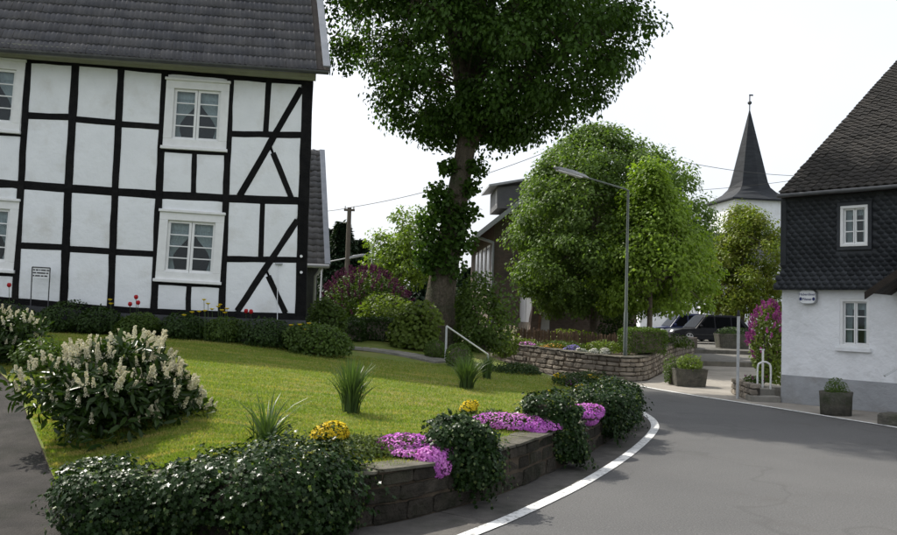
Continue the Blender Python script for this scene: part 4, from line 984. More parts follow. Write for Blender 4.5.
# ---- brick house behind the lindens
BY = 33.0
bh = thing('brick_house', 'dark brick gabled house with a dormer, half hidden behind the round linden', 'house', P(560, 330, BY))
bo = P(492, 320, BY); bo.z = 0.6
bu = Vector((math.cos(R(4)), math.sin(R(4)), 0)); bn = Vector((bu.y, -bu.x, 0)); bn = bn if bn.y < 0 else -bn
ez = P(474, 223, BY).z; BW = 5.7; BL_ = 9.0
B = lambda a, z, c=0: Vector((bo.x, bo.y, 0)) + bu * a + Vector((0, 0, z)) + bn * c
pitch = R(40); az = ez + BW / 2 * math.tan(pitch)
mb = MB(); mb.prism([B(0, .5), B(BW, .5), B(BW, ez), B(BW / 2, az), B(0, ez)], -bn * BL_); bwall = mb.build('wall', 'brick_far', bh)
mb = MB(); th = .14
for s, (a0, a1) in ((0, (-.75, BW / 2)), (1, (BW + .75, BW / 2))):
    z0, z1 = ez - .75 * math.tan(pitch) + .05, az + .05
    mb.prism([B(a0, z0, .45), B(a1, z1, .45), B(a1, z1 + th, .45), B(a0, z0 + th, .45)], -bn * (BL_ + .9))
broof = mb.build('roof', 'tile_far', bh)
mb = MB(); z0 = ez - .75 * math.tan(pitch)
mb.prism([B(-.78, z0 - .06, .46), B(BW / 2, az - .04, .46), B(BW / 2, az + .16, .46), B(-.78, z0 + .14, .46)], bn * .035); mb.build('verge_board', 'zinc', broof)
mb = MB(); mb.tube([B(-.62, z0 + .05, .1), B(-.05, ez - .75, .1), B(-.05, ez - 1.2, .09), B(-.05, .7, .09)], .06, 8); mb.build('downpipe', 'zinc', bh)
for k in range(4):                                    # tall narrow windows down the side wall
    f = MB(); p = B(-.02, 0, -.9 - k * 1.5); f.prism([p + Vector((0, 0, ez - 2.6)), p - bn * .95 + Vector((0, 0, ez - 2.6)), p - bn * .95 + Vector((0, 0, ez - .75)), p + Vector((0, 0, ez - .75))], -bu * .03)
    wn = f.build('window', 'white_paint', bh)
    f = MB(); p = B(-.055, 0, -1.0 - k * 1.5); f.prism([p + Vector((0, 0, ez - 2.5)), p - bn * .75 + Vector((0, 0, ez - 2.5)), p - bn * .75 + Vector((0, 0, ez - .85)), p + Vector((0, 0, ez - .85))], -bu * .012); f.build('pane', 'window_dark', wn)
# dormer on the left slope
d0 = P(497, 208, BY + .6); d1 = P(522, 206, BY + .6); dz = P(500, 187, BY + .6).z
mb = MB(); mb.prism([d0, (d1.x + 1, d1.y, d0.z), (d1.x + 1, d1.y, dz + .2), (d0.x, d0.y, dz)], -bn * 2.4); dm = mb.build('dormer', 'tile_far', bh)
mb = MB(); mb.prism([(d0.x - .35, d0.y - .2, dz - .02), (d1.x + 1.0, d1.y - .2, dz + .45), (d1.x + 1.0, d1.y - .2, dz + .53), (d0.x - .35, d0.y - .2, dz + .07)], -bn * 2.8); mb.build('dormer_roof', 'zinc', dm)
mb = MB(); mb.prism([(d0.x - .012, d0.y + .3, d0.z + .15), (d0.x - .012, d0.y + 1.6, d0.z + .15), (d0.x - .012, d0.y + 1.6, dz - .1), (d0.x - .012, d0.y + .3, dz - .1)], (-.02, 0, 0)); mb.build('dormer_window', 'white_paint', dm)
# white entrance bay with a stone foot, brick buttress, ground-floor window
def frontpx(x, y, out=0): return onplane(x, y, B(0, 0, out), bn)
def slab(mb, pts, out, th): mb.prism([frontpx(x, y, out) for x, y in pts], -bn * th); return mb
zw0, zw1 = .5, P(525, 286, 32.4).z; wa, wb = P(518.5, 300, 33.3), P(531.5, 300, 31.6); wd_ = wb - wa; wd_.z = 0
fl3 = lambda p, z: Vector((p.x, p.y, z))
mb = MB(); mb.prism([fl3(wa, zw0), fl3(wb, zw0), fl3(wb + Vector((.7, .1, 0)), zw0), fl3(wb + Vector((.7, 1.9, 0)), zw0), fl3(wa + Vector((0, .3, 0)), zw0)], (0, 0, zw1 - zw0)); mb.build('entrance_bay', 'white_paint', bh)
wn_ = Vector((wd_.y, -wd_.x, 0)).normalized(); wn_ = wn_ if wn_.x < 0 else -wn_
mb = MB(); mb.prism([fl3(wa.lerp(wb, .3), 1.25), fl3(wa.lerp(wb, .62), 1.25), fl3(wa.lerp(wb, .62), zw1 - .3), fl3(wa.lerp(wb, .3), zw1 - .3)], wn_ * .03); mb.build('entrance_door', 'sign_white', bh)
mb = MB(); mb.prism([fl3(wa, .4), fl3(wb, .4), fl3(wb, P(525, 322, 32.4).z), fl3(wa, P(525, 322, 32.4).z)], wn_ * .05); mb.build('stone_foot', 'rubble_stone', bh)
bt = slab(MB(), [(529, 338), (540, 338), (543, 296), (534, 296)], 1.75, .5).build('buttress', 'brick_far', bh)
for i in range(9):
    y1 = 336 - i * 4.3; x1 = 539.6 + i * .33
    slab(MB(), [(x1 - 2.2, y1), (x1 + .3, y1), (x1 + .6, y1 - 3.7), (x1 - 1.9, y1 - 3.7)], 1.79, .2).build('brick', 'brick_piece', bt)
for xa, xb in ((556, 585), (606, 630)):
    slab(MB(), [(xa, 305), (xb, 305), (xb, 286), (xa, 286)], .03, .05).build('window_frame', 'zinc', bh)
    slab(MB(), [(xa + 2, 303), (xb - 2, 303), (xb - 2, 288), (xa + 2, 288)], .045, .02).build('pane', 'window_dark', bh)

# ---- church
CY = 72.0
ch = thing('church', 'white village church with slate spire rising behind the trees', 'church', P(748, 330, CY))
def ctr(x, y, Y=CY): return P(x, y, Y)
cc = ctr(748.5, 205, CY + 3); ze = ctr(748, 204, CY + 3).z; ztip = ctr(750, 110, CY + 3).z; base = Vector((cc.x, CY + 3, 0))
mb = MB(); rot = R(8)
sq = lambda r, z, c=base, ro=rot: [c + Vector((r * math.cos(ro + math.pi / 4 + k * math.pi / 2) * 1.414, r * math.sin(ro + math.pi / 4 + k * math.pi / 2) * 1.414, z)) for k in range(4)]
mb.prism(sq(2.55, .4), (0, 0, ze - .3)); mb.build('tower', 'plaster', ch)
# bell-cast spire: square eaves pass into an octagon
rings = []
for r, z, o8 in ((3.0, 0, 0), (3.0, .1, 0), (2.35, .5, .15), (1.95, .9, .5), (1.72, 1.35, .85), (1.6, 1.85, 1), (.04, ztip - ze, 1)):
    ring = []
    for k in range(8):
        a = rot + math.pi / 4 * k; rs_ = r / max(abs(math.cos(math.pi / 4 * k)), abs(math.sin(math.pi / 4 * k)))
        r8 = r * 1.04; rr = rs_ * (1 - o8) + r8 * o8; ring.append(base + Vector((rr * math.cos(a), rr * math.sin(a), ze + z)))
    rings.append(ring)
vs = [v for r in rings for v in r]; fs = []
for i in range(len(rings) - 1):
    for k in range(8): fs.append((i * 8 + k, i * 8 + (k + 1) % 8, (i + 1) * 8 + (k + 1) % 8, (i + 1) * 8 + k))
fs.append(tuple(range(8))[::-1]); mb = MB(); mb.add(vs, fs); sp_ = mb.build('spire', 'slate_far', ch)
tip = base + Vector((0, 0, ztip - .1)); mb = MB(); mb.tube([tip, tip + Vector((0, 0, 1.5))], .05, 6); mb.lathe(tip + Vector((0, 0, .75)), [(.02, -.2), (.16, -.1), (.19, 0), (.16, .1), (.02, .2)], 10); mb.box(tip + Vector((0, 0, 1.3)), (.04, .04, .3)); mb.box(tip + Vector((.12, 0, 1.45)), (.36, .03, .14)); mb.build('weathervane', 'sign_dark', sp_)
# louvred sound openings of the tower
for dx in (-1, 1):
    pass
# nave, sunlit buttresses
na, nb_ = P(640, 320, 62), P(706, 320, 62); nc = P(800, 320, 66)
zt = P(700, 283, 62).z
mb = MB(); mb.prism([(na.x, 62, .4), (nb_.x, 60.5, .4), (nb_.x + .6, 66, .4), (na.x, 68, .4)], (0, 0, P(660, 297, 62).z - .4)); mb.build('aisle', 'plaster', ch)
mb = MB(); mb.prism([(nb_.x + .2, 59.6, .4), (nc.x + 4, 62.5, .4), (nc.x + 4, 70, .4), (nb_.x + .2, 68, .4)], (0, 0, P(720, 262, 60).z - .4)); mb.build('nave', 'plaster', ch)
zz0 = P(720, 262, 60).z
mb = MB(); mb.prism([(nb_.x - .3, 59.3, zz0 - .05), (nb_.x - .3, 69, zz0 - .05), (nb_.x - .3, 64.5, zz0 + 2.6)], (nc.x + 4.5 - nb_.x, 3, 0)); mb.build('nave_roof', 'slate_far', ch)
for k in range(2):
    mb = MB(); x = nb_.x - .05 - k * .95; mb.prism([(x, 58.3 + k * .5, .4), (x + .35, 58.3 + k * .5, .4), (x + .35, 61, .4), (x, 61, .4)], (0, 0, zz0 - 1.2)); mb.build('buttress', 'plaster', ch)

# ------------------------------------------------------------------ street furniture
def street_lamp(label, base, hgt, arm_vec, head_len, mt='lamp_green', r=.055, group='street lamps'):
    base = Vector(base); t = thing('street_lamp', label, 'street lamp', base, group)
    tp_ = base + Vector((0, 0, hgt)); av = Vector(arm_vec)
    mb = MB(); mb.tube([base + Vector((0, 0, -.05)), base + Vector((0, 0, 1.1)), base + Vector((0, 0, 1.12)), tp_], [r * 1.35, r * 1.35, r, r * .72], 10); mb.build('pole', mt, t)
    d = av.normalized(); hs_ = tp_ + av - d * head_len
    mb = MB(); mb.tube([tp_ - Vector((0, 0, .02)), tp_ + Vector((0, 0, .0)) + d * .08, hs_], [r * .72, r * .6, r * .5], 8); mb.build('arm', mt, t)
    sd = d.cross(Vector((0, 0, 1))).normalized(); u_ = sd.cross(d)
    mb = MB(); vs = []; prof = [(0, .3), (.12, .7), (.45, 1), (.85, .8), (1, .25)]
    for s_, w_ in prof:
        c_ = hs_ + d * head_len * s_; hw_, hh = .11 * w_, .07 * w_
        vs += [c_ - sd * hw_ - u_ * hh * .3, c_ - sd * hw_ * .7 + u_ * hh, c_ + sd * hw_ * .7 + u_ * hh, c_ + sd * hw_ - u_ * hh * .3]
    fs = [(3, 2, 1, 0), tuple(range(16, 20))]
    for i in range(4):
        for k in range(4): fs.append((i * 4 + k, i * 4 + (k + 1) % 4, i * 4 + 4 + (k + 1) % 4, i * 4 + 4 + k))
    mb.add(vs, fs); hd = mb.build('lamp_head', 'zinc', t, .01)
    mb = MB(); a_, b_ = hs_ + d * head_len * .2, hs_ + d * head_len * .88; mb.prism([a_ - sd * .07 - u_ * .02, a_ + sd * .07 - u_ * .02, b_ + sd * .06 - u_ * .02, b_ - sd * .06 - u_ * .02], -u_ * .03); mb.build('lens', 'sign_white', hd)
    return t
lb = P(624.5, 344, 22.6); lt = P(628.3, 190, 22.6); lb = Vector((lt.x, 22.6, .66)); la = P(553, 167.5, 21.6) - lt
street_lamp('tall grey-green street lamp with long arm in front of the round linden', lb, lt.z - .66, la, la.length * .46, r=.042)
l2 = P(322, 263, 40); street_lamp('distant street lamp whose arm shows beside the grey neighbour house', (l2.x, 40, .3), l2.z - .3, P(366, 254.5, 40) - l2, 1.0, 'galvanised', .05)
def utility_pole(label, p, top_z, r=.12):
    t = thing('utility_pole', label, 'utility pole', (p.x, p.y, 0.2), 'utility poles')
    mb = MB(); mb.tube([(p.x, p.y, 0), (p.x, p.y, top_z)], [r * 1.2, r * .8], 10); mb.build('pole', 'pole_wood', t)
    mb = MB(); mb.box((p.x, p.y, top_z - .12), (.5, .1, .1)); mb.build('crossbar', 'pole_wood', t)
    for s in (-1, 1):
        mb = MB(); mb.lathe((p.x + s * .2, p.y, top_z - .07), [(.02, 0), (.045, .04), (.03, .08), (.045, .12), (.015, .16)], 8); mb.build('insulator', 'white_paint', t)
    return t
up0 = P(349.5, 207.5, 40); utility_pole('wooden utility pole beside the dark conifers', up0, up0.z)
up1 = P(590, 150, 36); utility_pole('wooden utility pole hidden behind the round linden', up1, up1.z)
def wire(a, b, sag, label, r=.014):
    mb = MB(); pts = [Vector(a).lerp(Vector(b), i / 24) - Vector((0, 0, sag * 4 * (i / 24) * (1 - i / 24))) for i in range(25)]
    mb.tube(pts, r, 5); return one(mb, 'overhead_wire', 'wire_black', label, 'wire', 'overhead wires')
wire(up0, P(575, 140, 36), .35, 'thin overhead wire running up from the wooden pole to the linden')
wire(up0, P(300, 211, 44), .1, 'short overhead wire going left from the wooden pole')
wire(P(640, 152, 36), P(810, 176, 46), .25, 'upper thin overhead wire crossing in front of the church spire')
wire(P(640, 192, 52), P(815, 177, 48), .2, 'lower thin overhead wire crossing the church spire')
tp1 = P(373, 245, 42); mb = MB(); mb.tube([(tp1.x, 42, .2), tp1], .06, 8); one(mb, 'metal_pole', 'galvanised', 'plain grey metal pole above the purple lilac', 'pole')
# galvanised post by the forecourt
pb = G(737.5, 399); ptop = P(740, 314, pb.y); t = thing('traffic_post', 'tall bare galvanised post at the forecourt corner', 'post', pb)
mb = MB(); mb.tube([pb - Vector((0, 0, .05)), (pb.x, pb.y, ptop.z - .04)], .032, 10); mb.build('post', 'galvanised', t)
mb = MB(); mb.lathe((pb.x, pb.y, ptop.z - .05), [(.036, 0), (.04, .03), (.025, .06), (.03, .1), (.01, .13)], 10); mb.build('cap', 'plastic_black', t)
# side steps with white rails
sa, sb_ = G(748, 402), Q(-.02, 0, .12)
t = thing('entrance_steps', 'two worn stone steps beside the white house corner', 'steps', (sa.x, sa.y, 0))
def slabstep(c, wd, dp, z0, z1, nm):
    mb = MB(); mb.box((c.x, c.y, (z0 + z1) / 2), (wd, dp, z1 - z0)); mb.build(nm, 'step_stone', t, .015)
stx = (G(751, 402).x + HC.x) / 2; sw_ = HC.x - G(751, 402).x - .03
slabstep(Vector((stx, HC.y + .12, 0)), sw_, .34, -.05, .12, 'step'); slabstep(Vector((stx + .06, HC.y + .46, 0)), sw_ - .1, .36, -.05, .25, 'step'); slabstep(Vector((stx + .5, HC.y + 1.35, 0)), sw_ - .1, 1.4, -.05, .26, 'landing')
r0, r1 = P(757.5, 386, HC.y + .3), P(770.5, 386, HC.y + .3); zt_ = P(764, 362, HC.y + .3).z
t = thing('hand_rail', 'white looped tubular hand rail on the side steps', 'railing', (r0.x, r0.y, .12))
mb = MB(); mb.tube(spline([(r0.x, r0.y, .1), (r0.x, r0.y, zt_ - .12), (r0.x + .06, r0.y, zt_ - .02), ((r0.x + r1.x) / 2, r0.y, zt_), (r1.x - .06, r0.y, zt_ - .02), (r1.x, r0.y, zt_ - .12), (r1.x, r0.y, .2)], 5), .02, 8); mb.build('loop', 'rail_white', t)
pm = P(763, 349.5, HC.y + .55); mb = MB(); mb.tube([(pm.x, pm.y, .2), pm], .024, 8); mb.box(pm + Vector((-.02, 0, 0)), (.1, .05, .02)); mb.build('post', 'rail_white', t)
stone_wall('rockery_wall', 'small dry stone edging between the bare post and the steps', [Vector((G(751.5, 399).x, HC.y + .06, 0)), Vector((G(744, 399).x, HC.y + .06, 0)), Vector((G(743, 399).x, HC.y + .2, 0)), Vector((G(746, 399).x, HC.y + .8, 0)), Vector((HC.x - .45, HC.y + 1.7, 0))], lambda p: .36, [.13, .12, .11], (.12, .24), .2, 'rubble_stone', .16, .09, seed=9, side=-1)
# handrail of the lawn stairs
ra = S(445.5, 361.5, LAWN); t = thing('stair_rail', 'pale sloping handrail on a grey post behind the lawn', 'railing', ra)
za = P(445.5, 326, ra.y).z; mb = MB(); mb.tube([(ra.x, ra.y, ra.z - .05), (ra.x, ra.y, za)], .022, 8); mb.build('post', 'galvanised', t)
rb2 = P(488, 354.5, ra.y + .6); mb = MB(); mb.tube([(ra.x, ra.y, za), rb2], .017, 8); mb.build('handrail', 'rail_white', t)
mb = MB(); mb.tube([rb2, (rb2.x, rb2.y, .2)], .022, 8); mb.build('lower_post', 'galvanised', t)
# path slabs behind the lawn
t = thing('garden_path', 'narrow pale paved path along the back of the lawn', 'path', S(400, 356, LAWN))
pa = [S(x, y, LAWN) for x, y in ((330, 347), (370, 350), (405, 355), (445, 363))]; pa = spline(pa, 5)
for a, b in zip(pa, pa[1:]):
    d = (b - a); L_ = d.length; mb = MB(); mb.box((a + b) / 2 + Vector((0, 0, .012)), (L_ - .02, .6, .05), d, Vector((-d.y, d.x, 0))); mb.build('paving_slab', 'step_stone', t)

# ---- signs
def text(s, size, O, u, v, n, mt, parent, name='lettering', align='CENTER'):
    cu = bpy.data.curves.new('lettering', 'FONT'); cu.body = s; cu.size = size; cu.align_x = align; cu.align_y = 'CENTER'; cu.extrude = .002
    tmp = bpy.data.objects.new('tmp', cu); col.objects.link(tmp); bpy.context.view_layer.update()
    me = bpy.data.meshes.new_from_object(tmp.evaluated_get(bpy.context.evaluated_depsgraph_get())); bpy.data.objects.remove(tmp)
    mm = Matrix((( *u, 0), ( *v, 0), ( *n, 0), (0, 0, 0, 1))).transposed(); mm.translation = Vector(O); me.transform(mm)
    me.materials.clear(); me.materials.append(M[mt]); o = bpy.data.objects.new(name, me); return link(o, parent)
sc0, sc1 = uz(H_(801.5, 304)), uz(H_(818.5, 290)); cx, cz = (sc0[0] + sc1[0]) / 2, (sc0[1] + sc1[1]) / 2; hw_, hh_ = (sc1[0] - sc0[0]) / 2, (sc1[1] - sc0[1]) / 2
sg = thing('wall_sign', 'small white rounded lightbox sign with blue lettering on the white wall', 'sign', Q(cx, cz, .02))
ol = []
for k in range(28):
    a = 2 * math.pi * k / 28; c_, s_ = math.cos(a), math.sin(a); ol.append((cx + hw_ * math.copysign(abs(c_) ** .55, c_), cz + hh_ * math.copysign(abs(s_) ** .55, s_)))
mb = MB(); mb.prism([Q(a, b, .02) for a, b in ol], hn * .1); mb.build('box', 'zinc', sg)
mb = MB(); mb.prism([Q(cx + (a - cx) * .94, cz + (b - cz) * .92, .12) for a, b in ol], hn * .006); mb.build('face', 'sign_white', sg)
hz = Vector((0, 0, 1))
text('Haberdiner', hh_ * .5, Q(cx, cz + hh_ * .34, .13), hu, hz, hn, 'sign_blue', sg); text('Pilsner', hh_ * .5, Q(cx, cz - hh_ * .34, .13), hu, hz, hn, 'sign_blue', sg)
mb = MB()
for s in (-1, 1):
    o_ = [(cx + s * hw_ * .76 + .026 * math.cos(a), cz - hh_ * .3 + .036 * math.sin(a)) for a in [2 * math.pi * k / 12 for k in range(12)]]; mb.prism([Q(a, b, .127) for a, b in o_], hn * .004)
mb.build('emblem', 'sign_blue', sg)
# garden sign stand by the house
g0_, g1_ = P(31, 303, 16.2), P(48, 305, 16.2); gt0, gt1 = P(32.3, 267, 16.2), P(50.2, 268, 16.2)
t = thing('garden_sign', 'small wire-legged white sign standing before the timber-framed house', 'sign', (g0_.x, g0_.y, LAWN(g0_.x, g0_.y)))
for a, b in ((g0_, gt0), (g1_, gt1)):
    mb = MB(); mb.tube([(a.x, a.y, LAWN(a.x, a.y) - .05), b], .011, 6); mb.build('leg', 'sign_dark', t)
du = (gt1 - gt0).normalized(); dv = Vector((0, 0, 1)); mb = MB(); mb.prism([gt0, gt1, gt1 - dv * .2, gt0 - dv * .2], (0, .012, 0)); bd = mb.build('board', 'sign_white', t)
mb = MB(); mb.tube([gt0, gt1], .012, 6); mb.build('top_bar', 'sign_dark', t)
mb = MB(); q = random.Random(4)
for z_, wds in ((.05, (.035, .05, .02, .09, .05)), (.105, (.06, .16, .04)), (.16, (.03, .09, .05, .06))):
    x = .02
    for w_ in wds:
        p = gt0 + du * x - dv * z_; mb.box(p + du * w_ / 2 + Vector((0, -.003, 0)), (w_, .004, .026), du); x += w_ + .016
mb.build('print', 'sign_dark', bd)

# ---- planters
def trough(name, label, c, wd, dp, h, taper=.9, n=4, mt='trough_stone', rotz=0):
    c = Vector(c); t = thing(name, label, 'planter', c); mb = MB(); k = rotz
    prof = [(.5 * taper, 0), (.5, h * .8), (.52, h), (.44, h), (.42, h - .06)]
    vs = []; fs = []; N = 24
    for r, z in prof:
        for j in range(N):
            a = 2 * math.pi * j / N; c_, s_ = math.cos(a), math.sin(a); e = .28 if n == 4 else 1
            x, y = wd * r * math.copysign(abs(c_) ** e, c_) * (1.1 if n == 4 else 1), dp * r * math.copysign(abs(s_) ** e, s_) * (1.1 if n == 4 else 1)
            vs.append(c + Vector((x * math.cos(k) - y * math.sin(k), x * math.sin(k) + y * math.cos(k), z + rnd.uniform(-.008, .008))))
    for i in range(len(prof) - 1):
        for j in range(N): fs.append((i * N + j, i * N + (j + 1) % N, (i + 1) * N + (j + 1) % N, (i + 1) * N + j))
    fs += [tuple(range(N))[::-1], tuple(range(4 * N, 5 * N))]; mb.add(vs, fs, 0, n != 4); mb.build('trough', mt, t); return t
p1 = G(692, 386.5, .02); p1.y += .25; trough('stone_planter', 'square mossy stone trough planter standing in the forecourt', (p1.x, p1.y, COURT(p1.x, p1.y)), .72, .5, .43)
shrub('trough_plant', 'yellow-green bushy plant growing in the forecourt stone trough', 'plant', (p1.x, p1.y, .4), (.34, .26, .2), 900, 'leaf_shrub_light', 'diamond', .06, .3, 61, stem=False)
p1b = P(680, 384, 20.4); shrub('trough_plant', 'dark green shrub at the left side of the forecourt trough', 'plant', (p1.x - .38, p1.y + .3, .05), (.2, .2, .36), 700, 'leaf_shrub', 'diamond', .05, .3, 62)
p2 = G(841, 416.5); p2.y += .2; trough('stone_planter', 'rough dark stone pot by the white house wall', p2, .56, .5, .42, .95, 8)
shrub('clipped_shrub', 'clipped dark green dome in the stone pot by the wall', 'shrub', (p2.x, p2.y, .38), (.2, .2, .2), 1500, 'leaf_box', 'diamond', .03, .08, 63, lift=.35, stem=False)
p3 = P(732, 346, 36.5); trough('stone_planter', 'large dark stone trough in front of the black parked car', (p3.x, p3.y, .43), 1.25, .8, .62)
shrub('trough_plant', 'low green planting in the large trough before the black car', 'plant', (p3.x, p3.y, 1.0), (.55, .35, .2), 900, 'leaf_dark', 'diamond', .07, .3, 64, stem=False)
# stone block step and rail at the far right
p4 = P(893, 408, 14.0); t = thing('door_step', 'grey stone step and sloping rail at the right edge', 'steps', (p4.x, p4.y, 0))
mb = MB(); mb.box((p4.x + .25, p4.y, .09), (.8, .5, .2), hu, hn); mb.build('step', 'trough_stone', t, .03)
mb = MB(); a_, b_ = P(884.5, 376, 14.4), P(905, 365, 14.4); mb.bar(a_, b_, .03, .05, (0, -1, .2)); mb.bar(a_.lerp(b_, .95), Vector((b_.x, b_.y, .1)), .04, .04, (0, -1, 0)); mb.build('rail', 'galvanised', t)

# ---- parked cars (nose to the left)
def car(name, label, base, L_, W_, H_c, paint, yaw, seed):
    t = thing(name, label, 'car', base, 'cars parked on the terrace'); b = Vector(base); cy, sy = math.cos(yaw), math.sin(yaw)
    X = lambda x, y, z: b + Vector((x * cy - y * sy, x * sy + y * cy, z))
    low = [(-.5, .32), (-.5, .5), (-.485, .6), (-.40, .685), (-.21, .74), (.22, .76), (.40, .74), (.485, .68), (.5, .5), (.49, .3), (.3, .2), (-.35, .2)]
    def loft(prof, wf, zs=1):
        mb = MB(); vs = []; n = len(prof); st = [(-1, .9), (-.97, 1), (0, 1.0), (.97, 1), (1, .9)]
        for s, k in st:
            for x, z in prof: vs.append(X(x * L_ * (.985 if abs(s) == 1 else 1), s * W_ / 2 * wf(z), (z if abs(s) < 1 else .45 + (z - .45) * .93) * zs))
        fs = []
        for i in range(len(st) - 1):
            for k in range(n): fs.append((i * n + k, i * n + (k + 1) % n, (i + 1) * n + (k + 1) % n, (i + 1) * n + k))
        fs += [tuple(range(n)), tuple(range((len(st) - 1) * n, len(st) * n))[::-1]]; mb.add(vs, fs, 0, False); return mb
    body = loft(low, lambda z: 1 - .06 * max(0, (z - .5) / .3)); bo_ = body.build('body', paint, t, .03)
    cab = [(-.24, .73), (-.105, H_c - .04), (-.06, H_c), (.2, H_c), (.27, H_c - .04), (.41, .74)]
    loft(cab, lambda z: .93 - .2 * (z - .73) / (H_c - .73)).build('cabin', paint, t, .03)
    for s in (-1, 1):
        def sw(pts, nm, mt='car_glass', off=.012):
            mb = MB(); vs = [X(x * L_, s * (W_ / 2 * (.93 - .2 * (z - .73) / (H_c - .73)) + off), z) for x, z in pts]; mb.prism(vs, X(0, s * .006, 0) - X(0, 0, 0)); return mb.build(nm, mt, t)
        hz_ = H_c - .1
        sw([(-.205, .79), (-.02, .79), (-.02, hz_), (-.088, hz_)], 'side_window'); sw([(.0, .79), (.17, .79), (.17, hz_), (.0, hz_)], 'side_window'); sw([(.19, .79), (.34, .79), (.25, hz_), (.19, hz_)], 'side_window')
        for x in (-.315, .29):
            c_ = X(x * L_, s * (W_ / 2 - .1), .31); ax = X(0, s, 0) - X(0, 0, 0); mb = MB(); rr = [(.31, 0), (.315, .06), (.3, .115), (.2, .12)]
            d1 = ax.orthogonal().normalized(); d2 = ax.cross(d1)
            vs = []; N = 18
            for r_, o_ in [(.2, -.08), (.31, -.08)] + rr:
                for k in range(N): a = 2 * math.pi * k / N; vs.append(c_ + ax * (o_) + (d1 * math.cos(a) + d2 * math.sin(a)) * r_)
            mb.add(vs, [(i * N + k, i * N + (k + 1) % N, (i + 1) * N + (k + 1) % N, (i + 1) * N + k) for i in range(5) for k in range(N)], 0, True); wh = mb.build('wheel', 'tyre_rubber', t)
            mb = MB(); N2 = 10
            for k in range(5):
                a = 2 * math.pi * k / 5; e = d1 * math.cos(a) + d2 * math.sin(a); mb.bar(c_ + ax * .1, c_ + ax * .11 + e * .19, .06, .02, ax)
            mb.lathe((0, 0, 0), [(.001, 0)], 3) if False else None
            rv = []
            for r_ in (.17, .21):
                for k in range(N): a = 2 * math.pi * k / N; rv.append(c_ + ax * .112 + (d1 * math.cos(a) + d2 * math.sin(a)) * r_)
            mb.add(rv, [(k, (k + 1) % N, N + (k + 1) % N, N + k) for k in range(N)]); mb.build('rim', 'rim_metal', wh)
        mb = MB(); mb.prism([X(-.497 * L_, s * W_ * .28, .54), X(-.497 * L_, s * W_ * .44, .54), X(-.482 * L_, s * W_ * .44, .65), X(-.482 * L_, s * W_ * .28, .65)], X(-.03, 0, .0) - X(0, 0, 0)); mb.build('headlight', 'headlight', t)
        mb = MB(); mb.prism([X(-.19 * L_, s * W_ * .46, .8), X(-.19 * L_, s * W_ * .56, .8), X(-.19 * L_, s * W_ * .56, .92), X(-.19 * L_, s * W_ * .46, .92)], X(.1, 0, 0) - X(0, 0, 0)); mb.build('mirror', paint, t, .02)
        mb = MB(); mb.prism([X(-.27 * L_, s * W_ * .499, .42), X(.25 * L_, s * W_ * .499, .42), X(.25 * L_, s * W_ * .499, .47), X(-.27 * L_, s * W_ * .499, .47)], X(0, s * .02, 0) - X(0, 0, 0)); mb.build('side_moulding', 'plastic_black', t)
    for (xa, za, xb, zb, nm) in ((-.232, .78, -.118, H_c - .07, 'windscreen'), (.395, .79, .29, H_c - .08, 'rear_window')):
        mb = MB(); ka = .93 - .2 * (za - .73) / (H_c - .73); kb = .93 - .2 * (zb - .73) / (H_c - .73); ox = -.014 if xa < 0 else .014
        mb.prism([X(xa * L_ + ox, -W_ / 2 * ka * .9, za), X(xa * L_ + ox, W_ / 2 * ka * .9, za), X(xb * L_ + ox, W_ / 2 * kb * .88, zb), X(xb * L_ + ox, -W_ / 2 * kb * .88, zb)], X(ox * .5, 0, .004) - X(0, 0, 0)); mb.build(nm, 'car_glass', t)
    mb = MB(); mb.prism([X(-.503 * L_, -W_ * .42, .3), X(-.503 * L_, W_ * .42, .3), X(-.503 * L_, W_ * .42, .42), X(-.503 * L_, -W_ * .42, .42)], X(-.03, 0, 0) - X(0, 0, 0)); mb.build('bumper', 'plastic_black', t)
    return t
k1 = P(709, 341, 42.5); car('parked_car', 'black estate car parked nearer, beside the dark trough', (k1.x, 42.5, .45), 4.5, 1.75, 1.42, 'car_black', R(8), 1)
k2 = P(684, 340, 46.5); car('parked_car', 'dark blue car parked behind the black one', (k2.x, 46.5, .45), 4.4, 1.75, 1.47, 'car_blue', R(4), 2)

# ---- picket fence behind the rubble wall
fp = [P(x, 344, Y) for x, Y in ((508, 27.2), (560, 25.6), (600, 24.7), (640, 24.4))]; fp = spline(fp, 8)
fp = resample(fp, 62); t = thing('picket_fence', 'low weathered brown picket fence above the rubble wall', 'fence', (fp[0].x, fp[0].y, BANK(fp[0].x, fp[0].y)))
me0 = None
for i, p in enumerate(fp):
    zb = BANK(p.x, p.y)
    if me0 is None:
        mb = MB(); mb.prism([(-.028, -.01, -.05), (.028, -.01, -.05), (.028, -.01, .5), (0, -.01, .54), (-.028, -.01, .5)], (0, .02, 0)); o = mb.build('picket', 'wood_brown', t); me0 = o.data
    else: o = bpy.data.objects.new('picket', me0); link(o, t)
    o.location = (p.x, p.y, zb); o.rotation_euler = (rnd.uniform(-.04, .04), rnd.uniform(-.05, .05), rnd.uniform(-.15, .15)); o.scale = (1, 1, rnd.uniform(.88, 1.06))
for h in (.14, .38):
    mb = MB()
    for a, b in zip(fp[::6], fp[6::6] + [fp[-1]]):
        if (b - a).length > .05: mb.bar(Vector((a.x, a.y + .035, BANK(a.x, a.y) + h)), Vector((b.x, b.y + .035, BANK(b.x, b.y) + h)), .045, .025, (0, -1, 0))
    mb.build('rail', 'wood_brown', t)

